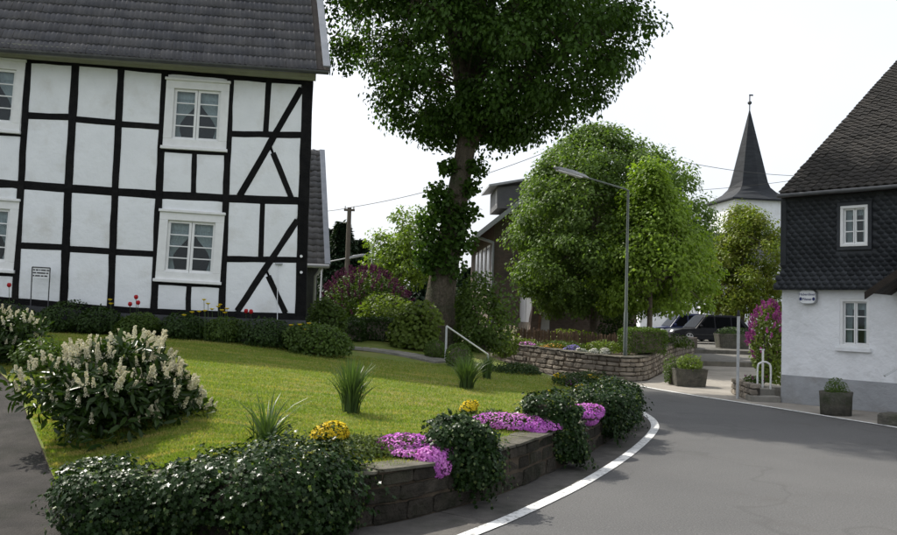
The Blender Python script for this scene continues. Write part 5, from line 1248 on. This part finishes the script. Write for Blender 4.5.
# ------------------------------------------------------------------ trees
tb = Vector((P(437, 345, 20).x, 20, .6))
def sucker(t):
    # leafy water shoots up the trunk
    cs = [(448, 166, .2), (478, 166, .22), (438, 192, .26), (470, 186, .22), (443, 205, .3), (432, 220, .32), (455, 222, .3), (468, 212, .24), (428, 240, .32), (447, 246, .34), (464, 240, .28), (433, 262, .3), (452, 266, .26), (424, 256, .22)]
    pos = np.concatenate([np.array(tuple(P(x, y, 19.75))) + unit(rng.normal(0, 1, (int(2600 * r_ * r_) + 60, 3))) * (rng.uniform(0, 1, int(2600 * r_ * r_) + 60) ** .45)[:, None] * r_ * 1.25 for x, y, r_ in cs])
    leaves('trunk_shoots', 'round', pos, unit(rng.normal(0, .6, pos.shape) + np.array([0, -.3, .7])), rng.uniform(.07, .13, len(pos)), 'leaf_main', t, tang=np.tile([0, 0, -1.], (len(pos), 1)))
cx0 = P(480, 60, 20).x
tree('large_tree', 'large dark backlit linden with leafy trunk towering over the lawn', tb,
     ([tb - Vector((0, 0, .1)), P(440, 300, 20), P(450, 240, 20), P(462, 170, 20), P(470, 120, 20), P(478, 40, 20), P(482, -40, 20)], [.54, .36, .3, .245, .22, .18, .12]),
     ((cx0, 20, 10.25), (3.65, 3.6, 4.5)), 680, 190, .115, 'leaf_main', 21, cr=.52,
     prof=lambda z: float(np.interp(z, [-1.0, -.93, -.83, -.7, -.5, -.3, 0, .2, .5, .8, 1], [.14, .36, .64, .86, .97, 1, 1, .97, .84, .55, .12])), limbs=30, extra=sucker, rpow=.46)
def ctree(label, x, ytop, ybot, xl, xr, Y, base_y, mt, nclump, per, size, seed, cr=.5, leaf='diamond', rpow=.42, gz=None, prof=None, name='linden_tree', limbs=12, tr=.16):
    xl_, xr_ = P(xl, 250, Y).x, P(xr, 250, Y).x; zt, zb = P(x, ytop, Y).z, P(x, ybot, Y).z; cx_ = (xl_ + xr_) / 2
    g = gz if gz is not None else .6; bs = Vector((cx_, Y, g)); rx, rz = (xr_ - xl_) / 2 - cr * .45, (zt - zb) / 2 - cr * .35
    return tree(name, label, bs, ([bs - Vector((0, 0, .1)), bs + Vector((.03, 0, 1)), Vector((cx_, Y, (zb + zt) / 2)), Vector((cx_ + .05, Y, zt - .6))], [tr, tr * .8, tr * .6, .03]),
                ((cx_, Y, (zt + zb) / 2), (rx, rx, rz)), nclump, per, size, mt, seed, cr=cr, leaf=leaf, rpow=rpow, bark='bark_thin', limbs=limbs, prof=prof)
ctree('broad dome-shaped linden in front of the brick house', 600, 126, 318, 481, 708, 29.5, 330, 'leaf_linden', 640, 165, .115, 31, .5, rpow=.24, gz=.75,
      prof=lambda z: float(np.interp(z, [-1, -.77, -.36, .05, .46, .77, 1], [.5, .84, 1, .92, .73, .42, .1])))
ctree('younger bright green tree behind the street lamp', 648, 155, 312, 588, 712, 26.0, 330, 'leaf_young', 260, 120, .12, 32, .42, rpow=.36, gz=.7, name='young_tree', tr=.1,
      prof=lambda z: float(np.interp(z, [-1, -.66, -.17, .33, .75, 1], [.75, 1, .9, .65, .33, .06])))
ctree('yellow-green tree in front of the church tower', 741, 204, 318, 698, 788, 50.0, 330, 'leaf_gold', 190, 150, .17, 33, .8, rpow=.5, gz=.5, prof=lambda z: float(np.interp(z, [-1, -.6, -.1, .3, .7, 1], [.7, 1, 1, .85, .55, .15])), name='church_tree', tr=.14)
ctree('pale green tree left of the large trunk', 400, 206, 300, 362, 440, 42.0, 330, 'leaf_light', 110, 70, .17, 34, .55, rpow=.45, gz=.4, name='pale_tree', tr=.12)
ctree('dark green broadleaf tree behind the parked cars', 690, 225, 312, 655, 722, 52.0, 330, 'leaf_linden', 120, 90, .2, 36, .7, rpow=.4, gz=.5, name='bank_tree', tr=.1)
def conifer(label, x, ytop, Y, rbase, seed, gz=.2):
    q = np.random.default_rng(seed); zt = P(x, ytop, Y).z; bx = P(x, ytop, Y).x; b = Vector((bx, Y, gz)); t = thing('conifer', label, 'tree', b, 'conifers behind the garden')
    N = 9000; h = q.uniform(0, 1, N) ** .75; tier = (h * 17) % 1; rr = rbase * (1 - h) * (.55 + .45 * (1 - tier)) * q.uniform(.25, 1, N) ** .5 + .1; a = q.uniform(0, 6.283, N)
    pos = np.column_stack([bx + np.cos(a) * rr, Y + np.sin(a) * rr, gz + .8 + h * (zt - gz - .8) - rr * .25])
    nr = np.column_stack([np.cos(a) * .4, np.sin(a) * .4, np.ones(N)]); tg = np.column_stack([np.cos(a), np.sin(a), -.35 * np.ones(N)])
    leaves('crown', 'long', pos, nr, q.uniform(.25, .5, N), 'leaf_conifer', t, tang=tg, jitter=.3)
    mb = MB(); mb.tube([b, (bx, Y, zt - .3)], [.22, .02], 8); mb.build('trunk', 'bark', t)
for i, (x, y, Y, r_, lab) in enumerate(((343, 222, 52, 2.9, 'tallest dark conifer right of the neighbour roof'), (331, 229, 55, 2.6, 'dark conifer hard against the neighbour roof edge'), (361, 240, 56, 2.6, 'dark conifer behind the purple lilac'), (384, 250, 60, 2.8, 'dark conifer behind the pale green tree'), (425, 262, 62, 2.6, 'dark conifer seen left of the large trunk'), (468, 268, 64, 2.6, 'dark conifer seen right of the large trunk'))):
    conifer(lab, x, y, Y, r_, 70 + i)

# ------------------------------------------------------------------ shrubs
def sh(name, label, x0, x1, ytop, ybot, Y, mt, n, size, seed, hf=LAWN, petals=None, amp=.3, leaf='diamond', depth=None, cat='shrub', group=None, stem=True, base_z=None, hk=1.95):
    a, b = P(x0, ybot, Y), P(x1, ybot, Y); zt = P((x0 + x1) / 2, ytop, Y).z; cx_ = (a.x + b.x) / 2; z = base_z if base_z is not None else hf(cx_, Y)
    rx = (b.x - a.x) / 2 * .94; rz = (zt - z) / hk
    return shrub(name, label, cat, (cx_, Y, z), (rx, depth or rx * .8, rz), n, mt, leaf, size, amp, seed, group, lift=.72, petals=petals, stem=stem)
sh('lilac_bush', 'large lilac bush with dark purple blossom beside the neighbour house', 320, 414, 262, 330, 24, 'leaf_shrub', 6500, .1, 81, petals=('petal_lilac', 240, .2, .05, -.25), amp=.22)
sh('garden_shrub', 'loose yellow-green shrub before the purple lilac', 352, 425, 296, 338, 21.8, 'leaf_shrub_light', 4200, .09, 82, amp=.3)
sh('garden_shrub', 'broad-leaved bright shrub at the left foot of the large trunk', 386, 436, 303, 360, 18.9, 'leaf_shrub_light', 3000, .09, 83, leaf='round', amp=.35)
sh('garden_shrub', 'tall dark green shrub right of the large trunk', 452, 508, 266, 356, 19.4, 'leaf_shrub', 3600, .1, 84, amp=.5)
sh('garden_shrub', 'dark shrub in the gap between trunk and the tall shrub', 425, 470, 285, 360, 20.8, 'leaf_dark', 2600, .1, 85, amp=.3)
sh('garden_shrub', 'flowering cream shrub at the left end of the rubble wall', 488, 520, 328, 358, 23.5, 'leaf_shrub_light', 1100, .09, 86, petals=('petal_cream', 24, .15, .05, -.2), base_z=.45)
sh('corner_shrub', 'dark green shrub at the plinth corner of the timber-framed house', 283, 350, 320, 352, 16.0, 'leaf_shrub', 4200, .07, 87, amp=.3)
sh('corner_shrub', 'small shrub behind the plinth corner of the timber-framed house', 304, 345, 288, 340, 18.6, 'leaf_shrub', 2400, .08, 88, amp=.3)
def clipped(name, label, c, size, mt, n, ls, rotz=0, group=None):
    c = Vector(c); t = thing(name, label, 'hedge', c, group); sx, sy, sz = size; pos = []; nr = []
    A = [sx * sy, sx * sz, sx * sz, sy * sz, sy * sz]; tot = sum(A)
    for (ax, dr), ar in zip(((2, 1), (1, -1), (1, 1), (0, -1), (0, 1)), A):
        k = int(n * ar / tot); p = rng.uniform(-.5, .5, (k, 3)); p[:, ax] = dr * (.5 - rng.uniform(0, 1, k) ** 2 * .12); v = np.zeros((k, 3)); v[:, ax] = dr; pos.append(p); nr.append(v)
    p = np.concatenate(pos); nr = np.concatenate(nr); e = np.abs(p); co = np.sort(e, axis=1)[:, 1]; p *= (1 - .09 * np.clip((co - .42) / .08, 0, 1))[:, None]
    p *= np.array(size); p += rng.normal(0, .012, p.shape); p[:, 2] += .02 * np.sin(p[:, 0] * 5 + 1) + .015 * np.sin(p[:, 1] * 7)
    cr_, sr_ = math.cos(rotz), math.sin(rotz); x = p[:, 0] * cr_ - p[:, 1] * sr_; y = p[:, 0] * sr_ + p[:, 1] * cr_; p[:, 0], p[:, 1] = x, y
    x = nr[:, 0] * cr_ - nr[:, 1] * sr_; y = nr[:, 0] * sr_ + nr[:, 1] * cr_; nr[:, 0], nr[:, 1] = x, y
    p += np.array(tuple(c)) + np.array([0, 0, sz / 2]); leaves('foliage', 'diamond', p, nr, rng.uniform(.7, 1.2, len(p)) * ls, mt, t, jitter=.7)
    mb = MB(); mb.box(c + Vector((0, 0, sz * .47)), (sx * .8, sy * .8, sz * .86), (cr_, sr_, 0), (-sr_, cr_, 0)); mb.build('branch_core', 'bark_thin', t); return t
hh0 = P(644.5, 352, 22.9); clipped('clipped_hedge', 'block-shaped clipped hedge on the corner of the rubble wall', (hh0.x, 23.2, .68), (1.12, .9, .66), 'leaf_box', 5200, .05, R(10))
hh1 = P(372, 348, 19.8); clipped('clipped_hedge', 'dark clipped hedge below the yellow-green shrub', (hh1.x, 19.9, LAWN(hh1.x, 19.9)), (1.3, .6, .5), 'leaf_dark', 3800, .06)
hh2 = P(348, 345, 19.2); clipped('clipped_hedge', 'short dark hedge piece right of the house corner shrub', (hh2.x, 19.4, LAWN(hh2.x, 19.4)), (.7, .6, .42), 'leaf_dark', 2400, .06)
def ball(label, x, y, r, Y, seed):
    c = P(x, y, Y); z = LAWN(c.x, Y); t = thing('topiary_ball', label, 'shrub', (c.x, Y, z), 'clipped box balls'); p, nr = blob(2600, (c.x, Y, c.z), (r, r, r), .06, 16, .14, seed, z)
    leaves('foliage', 'diamond', p, nr, rng.uniform(.02, .045, len(p)), 'leaf_box', t, jitter=.6); mb = MB(); mb.lathe((c.x, Y, c.z), [(.02, -r * .82), (r * .55, -r * .6), (r * .8, 0), (r * .55, r * .6), (.02, r * .8)], 12); mb.build('branch_core', 'bark_thin', t)
ball('clipped box ball left of the grey handrail post', 435, 350.5, .225, 17.6, 91); ball('clipped box ball right of the grey handrail post', 459, 358, .275, 16.6, 92)
# foundation planting along the plinth: low dark mounds
for i, (x0, x1, yt, mt_, lab) in enumerate(((30, 80, 304, 'leaf_dark', 'low dark mound below the garden sign'), (72, 122, 309, 'leaf_dark', 'low dark mound right of the garden sign'), (115, 165, 312, 'leaf_shrub', 'low green mound left of the lower window'), (158, 208, 316, 'leaf_dark', 'low dark mound under the lower window'), (200, 250, 318, 'leaf_shrub', 'low green mound right of the lower window'), (240, 296, 321, 'leaf_dark', 'low dark mound before the dark plinth'), (-60, 38, 300, 'leaf_dark', 'low dark mound at the left edge of the house bed'))):
    sh('bed_shrub', lab, x0, x1, yt, 340, 16.2, mt_, 3000, .06, 100 + i, hk=1.7, amp=.24, depth=.55, group='mounds along the house plinth', stem=False)
# tulips and yellow flowers in the bed
def flower(name, label, x, y, Y, mt, r, cat='flower', group=None):
    p = P(x, y, Y); z = LAWN(p.x, Y); t = thing(name, label, cat, (p.x, Y, z), group); mb = MB(); mb.tube([(p.x + .02, Y + .06, z - .02), (p.x + .015, Y + .04, (z + p.z) / 2), (p.x, Y, p.z)], .0045, 5); mb.build('stalk', 'leaf_blade', t)
    mb = MB(); mb.lathe((p.x, Y, p.z), [(.01, -r * .2), (r * .75, r * .2), (r, r * .9), (r * .8, r * 1.6), (r * .5, r * 1.9)], 8) if 'tulip' in name else mb.lathe((p.x, Y, p.z), [(.01, -r * .2), (r * .6, 0), (r * 1.1, r * .35), (r * .4, r * .5)], 9); mb.build('bloom', mt, t)
for i, (x, y, lab) in enumerate(((136, 299, 'topmost red tulip between the timber posts'), (138, 304.5, 'middle red tulip just below the topmost one'), (130, 306, 'red tulip lowest in the group near the left window post'), (246, 313, 'red tulip under the brace of the right bay'), (251, 313.5, 'second red tulip under the brace of the right bay'), (9, 287, 'pale red tulip at the left edge of the house front'))):
    flower('red_tulip', lab, x, y, 15.8, 'petal_red', .04, group='red tulips')
yl = [(184, 315.5), (192, 312.5), (199, 311.8), (205, 311), (212, 309.5), (218, 307), (222, 310.5), (225, 313), (208, 304), (220, 305), (227, 309), (110, 300), (111, 304), (291, 325.5), (300, 325), (309, 323.8), (306, 330), (204, 300)]
for i, (x, y) in enumerate(yl):
    flower('yellow_flower', 'yellow poppy-like flower nodding over the bed along the house plinth', x, y, 15.7, 'petal_yellow', .045, group='yellow flowers along the plinth')

# ---- cherry laurels in bloom
def laurel(label, c, rad, nleaf, ncand, seed, lift=.55):
    c = Vector(c); t = thing('cherry_laurel', label, 'shrub', c, 'flowering cherry laurels'); ctr_ = (c.x, c.y, c.z + rad[2] * lift)
    q = random.Random(seed + 9); lobes = [(Vector(ctr_) - Vector((0, 0, rad[2] * .15)), Vector(rad) * .8)]
    for k in range(9):
        a = 6.283 * k / 9 + q.uniform(-.3, .3); e = q.uniform(.45, .72); h = q.uniform(-.35, .5)
        lobes.append((Vector((c.x + math.cos(a) * rad[0] * e, c.y + math.sin(a) * rad[1] * e, ctr_[2] + h * rad[2])), Vector(rad) * q.uniform(.3, .46)))
    for k in range(3): lobes.append((Vector((c.x + q.uniform(-.4, .4) * rad[0], c.y + q.uniform(-.4, .2) * rad[1], ctr_[2] + rad[2] * q.uniform(.45, .7))), Vector(rad) * q.uniform(.32, .45)))
    P_, N_ = [], []
    for k, (lc_, lr_) in enumerate(lobes):
        p, nr = blob(int(nleaf * (.3 if k == 0 else .075)), tuple(lc_), tuple(lr_), .3, 22, .5, seed + k, c.z + .02); P_.append(p); N_.append(nr)
    p, nr = np.concatenate(P_), np.concatenate(N_); nr2 = unit(nr * .6 + np.array([0, 0, .6])); tg = nr + np.array([0, 0, .7])
    leaves('foliage', 'long', p, nr2, rng.uniform(.07, .15, len(p)), 'leaf_laurel', t, tang=tg, jitter=.55)
    mb = MB(); q = random.Random(seed)
    for _ in range(12):
        a = q.uniform(0, 6.28); r_ = q.uniform(.4, .85); e = c + Vector((math.cos(a) * rad[0] * r_, math.sin(a) * rad[1] * r_, rad[2] * (lift + q.uniform(0, .6)))); mb.tube([c + Vector((math.cos(a) * .08, math.sin(a) * .08, -.03)), c.lerp(e, .5) + Vector((0, 0, .08)), e], [.03, .02, .008], 5)
    mb.build('branches', 'bark_thin', t)
    # one candle: a spike of tiny blossoms, shared by all candles
    mes = []
    for k in range(4):
        N = 120; h = rng.uniform(0, 1, N); a = rng.uniform(0, 6.28, N); r_ = .024 * (1 - .55 * h) * rng.uniform(.5, 1.1, N); pp = np.column_stack([np.cos(a) * r_, np.sin(a) * r_, h * .12])
        o = leaves('flower_candle', 'petal', pp, np.column_stack([np.cos(a), np.sin(a), .3 + 0 * a]), rng.uniform(.011, .018, N), 'petal_cream', None, jitter=.5); mes.append(o.data); bpy.data.objects.remove(o)
    inv = Matrix.Translation(-c); i = 0; tries = 0
    while i < ncand and tries < 6000:
        tries += 1; lc_, lr_ = q.choice(lobes); d = Vector((q.gauss(0, 1), q.gauss(0, 1), q.gauss(0, 1))).normalized()
        if d.z < -.15: d.z = -d.z
        if d.y > .45 and d.z < .5: continue
        pos = lc_ + Vector((d.x * lr_.x, d.y * lr_.y, d.z * lr_.z)) * q.uniform(.95, 1.12); dd = d
        if pos.z < c.z + .12 or any(sum(((pos[m] - b[m]) / r[m]) ** 2 for m in range(3)) < .8 for b, r in lobes if b is not lc_): continue
        i += 1
        o = bpy.data.objects.new('flower_candle', mes[i % 4]); o.location = pos; ax = Vector((dd[0] * .35, dd[1] * .35, 1)).normalized() + Vector((rnd.uniform(-.35, .35), rnd.uniform(-.35, .35), 0)); o.rotation_euler = ax.to_track_quat('Z', 'Y').to_euler(); s_ = rnd.uniform(.6, 1.25); o.scale = (s_ * rnd.uniform(.8, 1.15), s_, s_ * rnd.uniform(.75, 1.2))
        col.objects.link(o); o.parent = t; o.matrix_parent_inverse = inv
lc = P(123, 400, 8.6); laurel('large cherry laurel covered in cream flower candles by the driveway', (lc.x, 8.6, .2), (.86, .82, .56), 6600, 285, 41, .82)
lc = P(8, 330, 12.2); laurel('small cherry laurel with cream candles at the left edge', (lc.x, 12.2, .6), (.52, .5, .5), 2200, 90, 42, .7)
sh('edge_shrub', 'light green low shrub between the two cherry laurels', 12, 66, 340, 372, 11.6, 'leaf_shrub', 1600, .06, 43, amp=.3, stem=False)

# ---- ivy draped over the wall
def ivy(label, boxes, n, seed, young=.06):
    """boxes: (centre, radii) lumps of one plant"""
    c0 = boxes[0][0]; t = thing('ivy_mound', label, 'ivy', (c0[0], c0[1], 0.0), 'ivy mounds on the garden wall'); tot = sum(r[0] * r[2] + r[0] * r[1] + r[1] * r[2] for _, r in boxes); P_ = []; N_ = []
    for k, (c, r) in enumerate(boxes):
        m = int(4.4 * n * (r[0] * r[2] + r[0] * r[1] + r[1] * r[2]) / tot); d = unit(rng.normal(0, 1, (m, 3))); f = lump_field(30, .42, seed + k)
        dd = np.sign(d) * np.abs(d) ** .72; rr = f(d) * (1 - .32 * rng.uniform(0, 1, m) ** 1.5); p = dd * rr[:, None] * np.array(r) + np.array(c); kk = p[:, 2] > .02; P_.append(p[kk]); N_.append(unit(d / np.array(r))[kk])
    p, nr = np.concatenate(P_), np.concatenate(N_)
    # loose shoots that leave the mound and hang or reach out
    ns = len(p) // 70; ix = rng.integers(0, len(p), ns); step_ = np.arange(1, 9)[None, :, None] * rng.uniform(.012, .026, (ns, 1, 1))
    dr = unit(nr[ix] + rng.normal(0, .5, (ns, 3))); sp2 = p[ix][:, None, :] + dr[:, None, :] * step_ + np.array([0, 0, -1.]) * step_ ** 2 * 3.5 + rng.normal(0, .006, (ns, 8, 3))
    sp2 = sp2.reshape(-1, 3); sn = np.repeat(nr[ix], 8, axis=0); kk = sp2[:, 2] > .03; p = np.concatenate([p, sp2[kk]]); nr = np.concatenate([nr, sn[kk]])
    y = rng.uniform(0, 1, len(p)) < young; tg = np.tile([0, 0, -1.], (len(p), 1)) + nr * .5; nn = unit(nr + np.array([0, -.1, .55]))
    leaves('foliage', 'ivy', p[~y], nn[~y], rng.uniform(.018, .046, (~y).sum()), 'leaf_ivy', t, tang=tg[~y], jitter=.38)
    leaves('young_foliage', 'ivy', p[y] + nr[y] * .02, nn[y], rng.uniform(.02, .036, y.sum()), 'leaf_ivy_young', t, tang=tg[y], jitter=.5)
    for c, r in boxes:          # woody core under each lump
        mb = MB(); mb.lathe((0, 0, 0), [(.01, -.5), (.3, -.4), (.42, 0), (.3, .32), (.01, .42)], 12); mb.v = [(c[0] + x * r[0], c[1] + y_ * r[1], max(.01, c[2] + z * r[2])) for x, y_, z in mb.v]; mb.build('stem', 'bark_thin', t)
    return t
ivy('wide ivy hedge spilling over the wall in the left foreground', [((-2.5, 6.1, .2), (.34, .42, .26)), ((-2.72, 6.75, .2), (.3, .5, .2)), ((-2.25, 6.15, .26), (.4, .46, .3)), ((-1.95, 6.22, .29), (.5, .52, .29)), ((-1.5, 6.28, .3), (.5, .55, .29)), ((-1.1, 6.38, .3), (.42, .5, .29)), ((-.9, 6.45, .27), (.26, .38, .28))], 9500, 51)
def ivyat(label, x0, x1, yt, yb, seed, n, dep=.42):
    xm = (x0 + x1) / 2
    def pxof(p): v = CROT.to_3x3().inverted() @ (p - EYE); return 448.5 + FPX * v.x / -v.z
    k = min(range(20, len(WALLC) - 16), key=lambda i: abs(pxof(WALLC[i]) - xm)); p = WALLC[k]; d = (WALLC[k + 1] - WALLC[k - 1]).normalized(); sd = Vector((d.y, -d.x, 0))
    rx = (x1 - x0) / 2 / FPX * p.y; c1 = p + sd * .03; c2 = p - sd * .12; zt = P(xm, yt, p.y + .3).z * 1.05
    return ivy(label, [((c1.x, c1.y, .33), (rx * .8, .25, .26)), ((c1.x * .5 + c2.x * .5, c1.y * .5 + c2.y * .5, zt * .6), (rx * .92, .32, zt * .36)), ((c2.x - sd.x * .12, c2.y - sd.y * .12, zt * .74), (rx * .66, .3, zt * .24))], n, seed)
ivyat('ivy mound between the first and second purple flower cushions', 430, 506, 407, 490, 52, 4200); ivyat('ivy mound between the second and third purple flower cushions', 530, 592, 394, 467, 53, 4000)
ivyat('ivy mound right of the third purple flower cushion', 584, 624, 389, 443, 54, 3200); ivyat('ivy mound at the outer bend of the wall, last but one', 600, 630, 383, 425, 55, 2600); ivyat('farthest ivy mound hugging the end of the wall', 614, 640, 381, 418, 56, 2600)

# ---- flower cushions along the wall top
def wtop(x, y, z=.46): p = G(x, y, z); return p
for (x, y, rx, ry, rz, lab, sd, dr) in ((413, 449, .38, .3, .11, 'nearest and largest purple phlox cushion spilling over the wall', 1, ((.17, -.22, -.08), (.13, .10, .13))), (516, 424, .42, .27, .11, 'second purple phlox cushion between two ivy mounds', 2, ((.2, -.2, -.08), (.12, .10, .13))), (581, 414, .3, .26, .10, 'third purple phlox cushion between two ivy mounds', 3, ((.07, -.12, -.05), (.12, .06, .07)))):
    p = wtop(x, y, .47); cushion('phlox_cushion', lab, 'flowers', p, (rx, ry, rz), 5200, 'petal_pink', ps=.024, group='purple phlox cushions', seed=120 + sd, droop=dr)
for (x, y, rx, lab, sd) in ((331, 435, .14, 'yellow alyssum clump left of the nearest purple cushion', 1), (468, 409, .12, 'yellow alyssum clump above the first round ivy mound', 2), (549, 394, .06, 'tiny yellow alyssum clump above the second round ivy mound', 3), (582, 391.5, .13, 'yellow alyssum clump above the third round ivy mound', 4), (560, 378, .1, 'yellow flower clump at the far lawn edge, left one', 5), (590, 380.5, .16, 'yellow flower clump at the far lawn edge, right one', 6), (606, 386, .1, 'yellow flower clump on the farthest ivy mound', 7)):
    p = wtop(x, y, .66 if x < 340 else .5); cushion('alyssum_clump', lab, 'flowers', p, (rx, rx * .8, rx * .5 + .03), 1100, 'petal_yellow', ps=.026, group='yellow alyssum clumps', seed=140 + sd)
p = wtop(575, 384, .46); cushion('phlox_cushion', 'small distant purple phlox cushion at the far lawn edge', 'flowers', p, (.2, .16, .08), 900, 'petal_pink', ps=.03, group='purple phlox cushions', seed=149)
for (x, y, rx, lab, sd) in ((362, 452, .38, 'low thyme-like green cushion on the wall left of the nearest purple flowers', 1), (497, 424, .22, 'small green cushion left of the second purple flowers', 2)):
    p = wtop(x, y, .44); shrub('green_cushion', lab, 'plant', p, (rx, .3, .12), 3800, 'leaf_thyme', 'diamond', .03, .3, 160 + sd, 'green cushions on the wall', lift=.3, stem=False)
def gc(name, lab, x0, x1, yt, yb, z, mt, n, sd, petals=None):
    p = G((x0 + x1) / 2, (yt + yb) / 2 + 3, z); rx = (P(x1, yb, p.y).x - P(x0, yb, p.y).x) / 2; shrub(name, lab, 'plant', p, (rx, .4, .16), n, mt, 'diamond', .045, .3, sd, lift=.35, stem=False, petals=petals)
gc('ground_cover', 'low dark ground cover at the back right edge of the lawn', 488, 548, 364, 377, .5, 'leaf_dark', 3200, 171)
gc('ground_cover', 'low dark planting at the far bend of the lawn', 556, 606, 376, 388, .45, 'leaf_dark', 2600, 172)
# ---- clumps of long leaves in the lawn
tuft('daffodil_clump', 'dense upright clump of daffodil leaves in the middle of the lawn', S(351, 413, LAWN), .72, .34, 230, .02, 'leaf clumps in the lawn', 1, vary=.45)
tuft('daffodil_clump', 'clump of daffodil leaves before the right box ball', S(466, 388.5, LAWN), .6, .36, 240, .02, 'leaf clumps in the lawn', 2, vary=.4)
tuft('daffodil_clump', 'smaller clump of daffodil leaves right of the box ball', S(487, 379, LAWN), .5, .26, 130, .02, 'leaf clumps in the lawn', 3, vary=.4)
tuft('iris_clump', 'sparse clump of long grass-like leaves behind the ivy hedge', S(266, 440, LAWN), .5, .42, 60, .022, 'leaf clumps in the lawn', 4, vary=.6)
tuft('iris_clump', 'upright green leaf clump right of the small cherry laurel', S(52, 362, LAWN), .3, .2, 90, .02, 'leaf clumps in the lawn', 5, vary=.5)
# ---- rockery flowers on top of the far wall
for i, (x, y, Y, r_, mt_, lab) in enumerate(((503, 349, 25.2, .14, 'petal_red', 'red flower cushion at the left end of the rubble wall'), (526, 347, 25, .24, 'petal_pink', 'pink flower cushion on the rubble wall'), (552, 346, 24.2, .32, 'petal_orange', 'orange-yellow flower cushion on the rubble wall'), (570, 348, 23.6, .2, 'petal_violet', 'violet flower cushion on the rubble wall'), (582, 351, 23.2, .15, 'petal_white', 'white flower cushion on the rubble wall, left one'), (594, 353, 22.9, .14, 'petal_white', 'white flower cushion on the rubble wall, middle one'), (605, 357, 22.7, .14, 'petal_white', 'white flower cushion on the rubble wall, right one'))):
    p = P(x, y, Y); cushion('rockery_cushion', lab, 'flowers', (p.x, p.y, .68), (r_, r_ * .8, .1), 900, mt_, 'leaf_shrub', .04, 'flower cushions on the rubble wall', seed=180 + i, cover=.8)
for i, (x0, x1, yt, yb, Y, mt_, lab) in enumerate(((500, 540, 338, 352, 25.6, 'leaf_shrub_light', 'pale green rockery plant left of the picket fence'), (585, 622, 338, 356, 23.4, 'leaf_shrub_light', 'light green rockery plant beside the white cushions'), (540, 590, 340, 352, 24.4, 'leaf_shrub', 'mid green rockery plant among the flower cushions'))):
    sh('rockery_plant', lab, x0, x1, yt, yb, Y, mt_, 1100, .06, 190 + i, base_z=.66, stem=False, group='rockery plants')
sh('golden_shrub', 'golden yellow-green shrub just behind the picket fence', 548, 604, 325, 340, 26.6, 'leaf_gold', 1700, .08, 195, hf=BANK)
sh('bank_shrub', 'dark green shrub under the lindens right of the golden shrub', 598, 650, 318, 340, 27.2, 'leaf_dark', 2200, .1, 196, hf=BANK)
sh('bank_shrub', 'green shrub behind the block-shaped hedge', 652, 690, 335, 352, 27.5, 'leaf_shrub', 1200, .08, 197, hf=BANK)
# lilac by the white house
sh('lilac_bush', 'tall lilac with magenta blossom at the corner of the white house', 747, 789, 292, 388, 19.6, 'leaf_shrub_light', 2600, .09, 201, base_z=.2, petals=('petal_magenta', 170, .15, .042, -.2), amp=.3)
sh('step_plant', 'small leafy plant with pink flowers on the dry stone edging', 744, 768, 374, 392, 18.2, 'leaf_shrub', 600, .05, 202, base_z=.3, petals=('petal_magenta', 5, .06, .03, .1), stem=False)
print('objects', len(bpy.data.objects), 'tris', sum(len(m.polygons) for m in bpy.data.meshes))
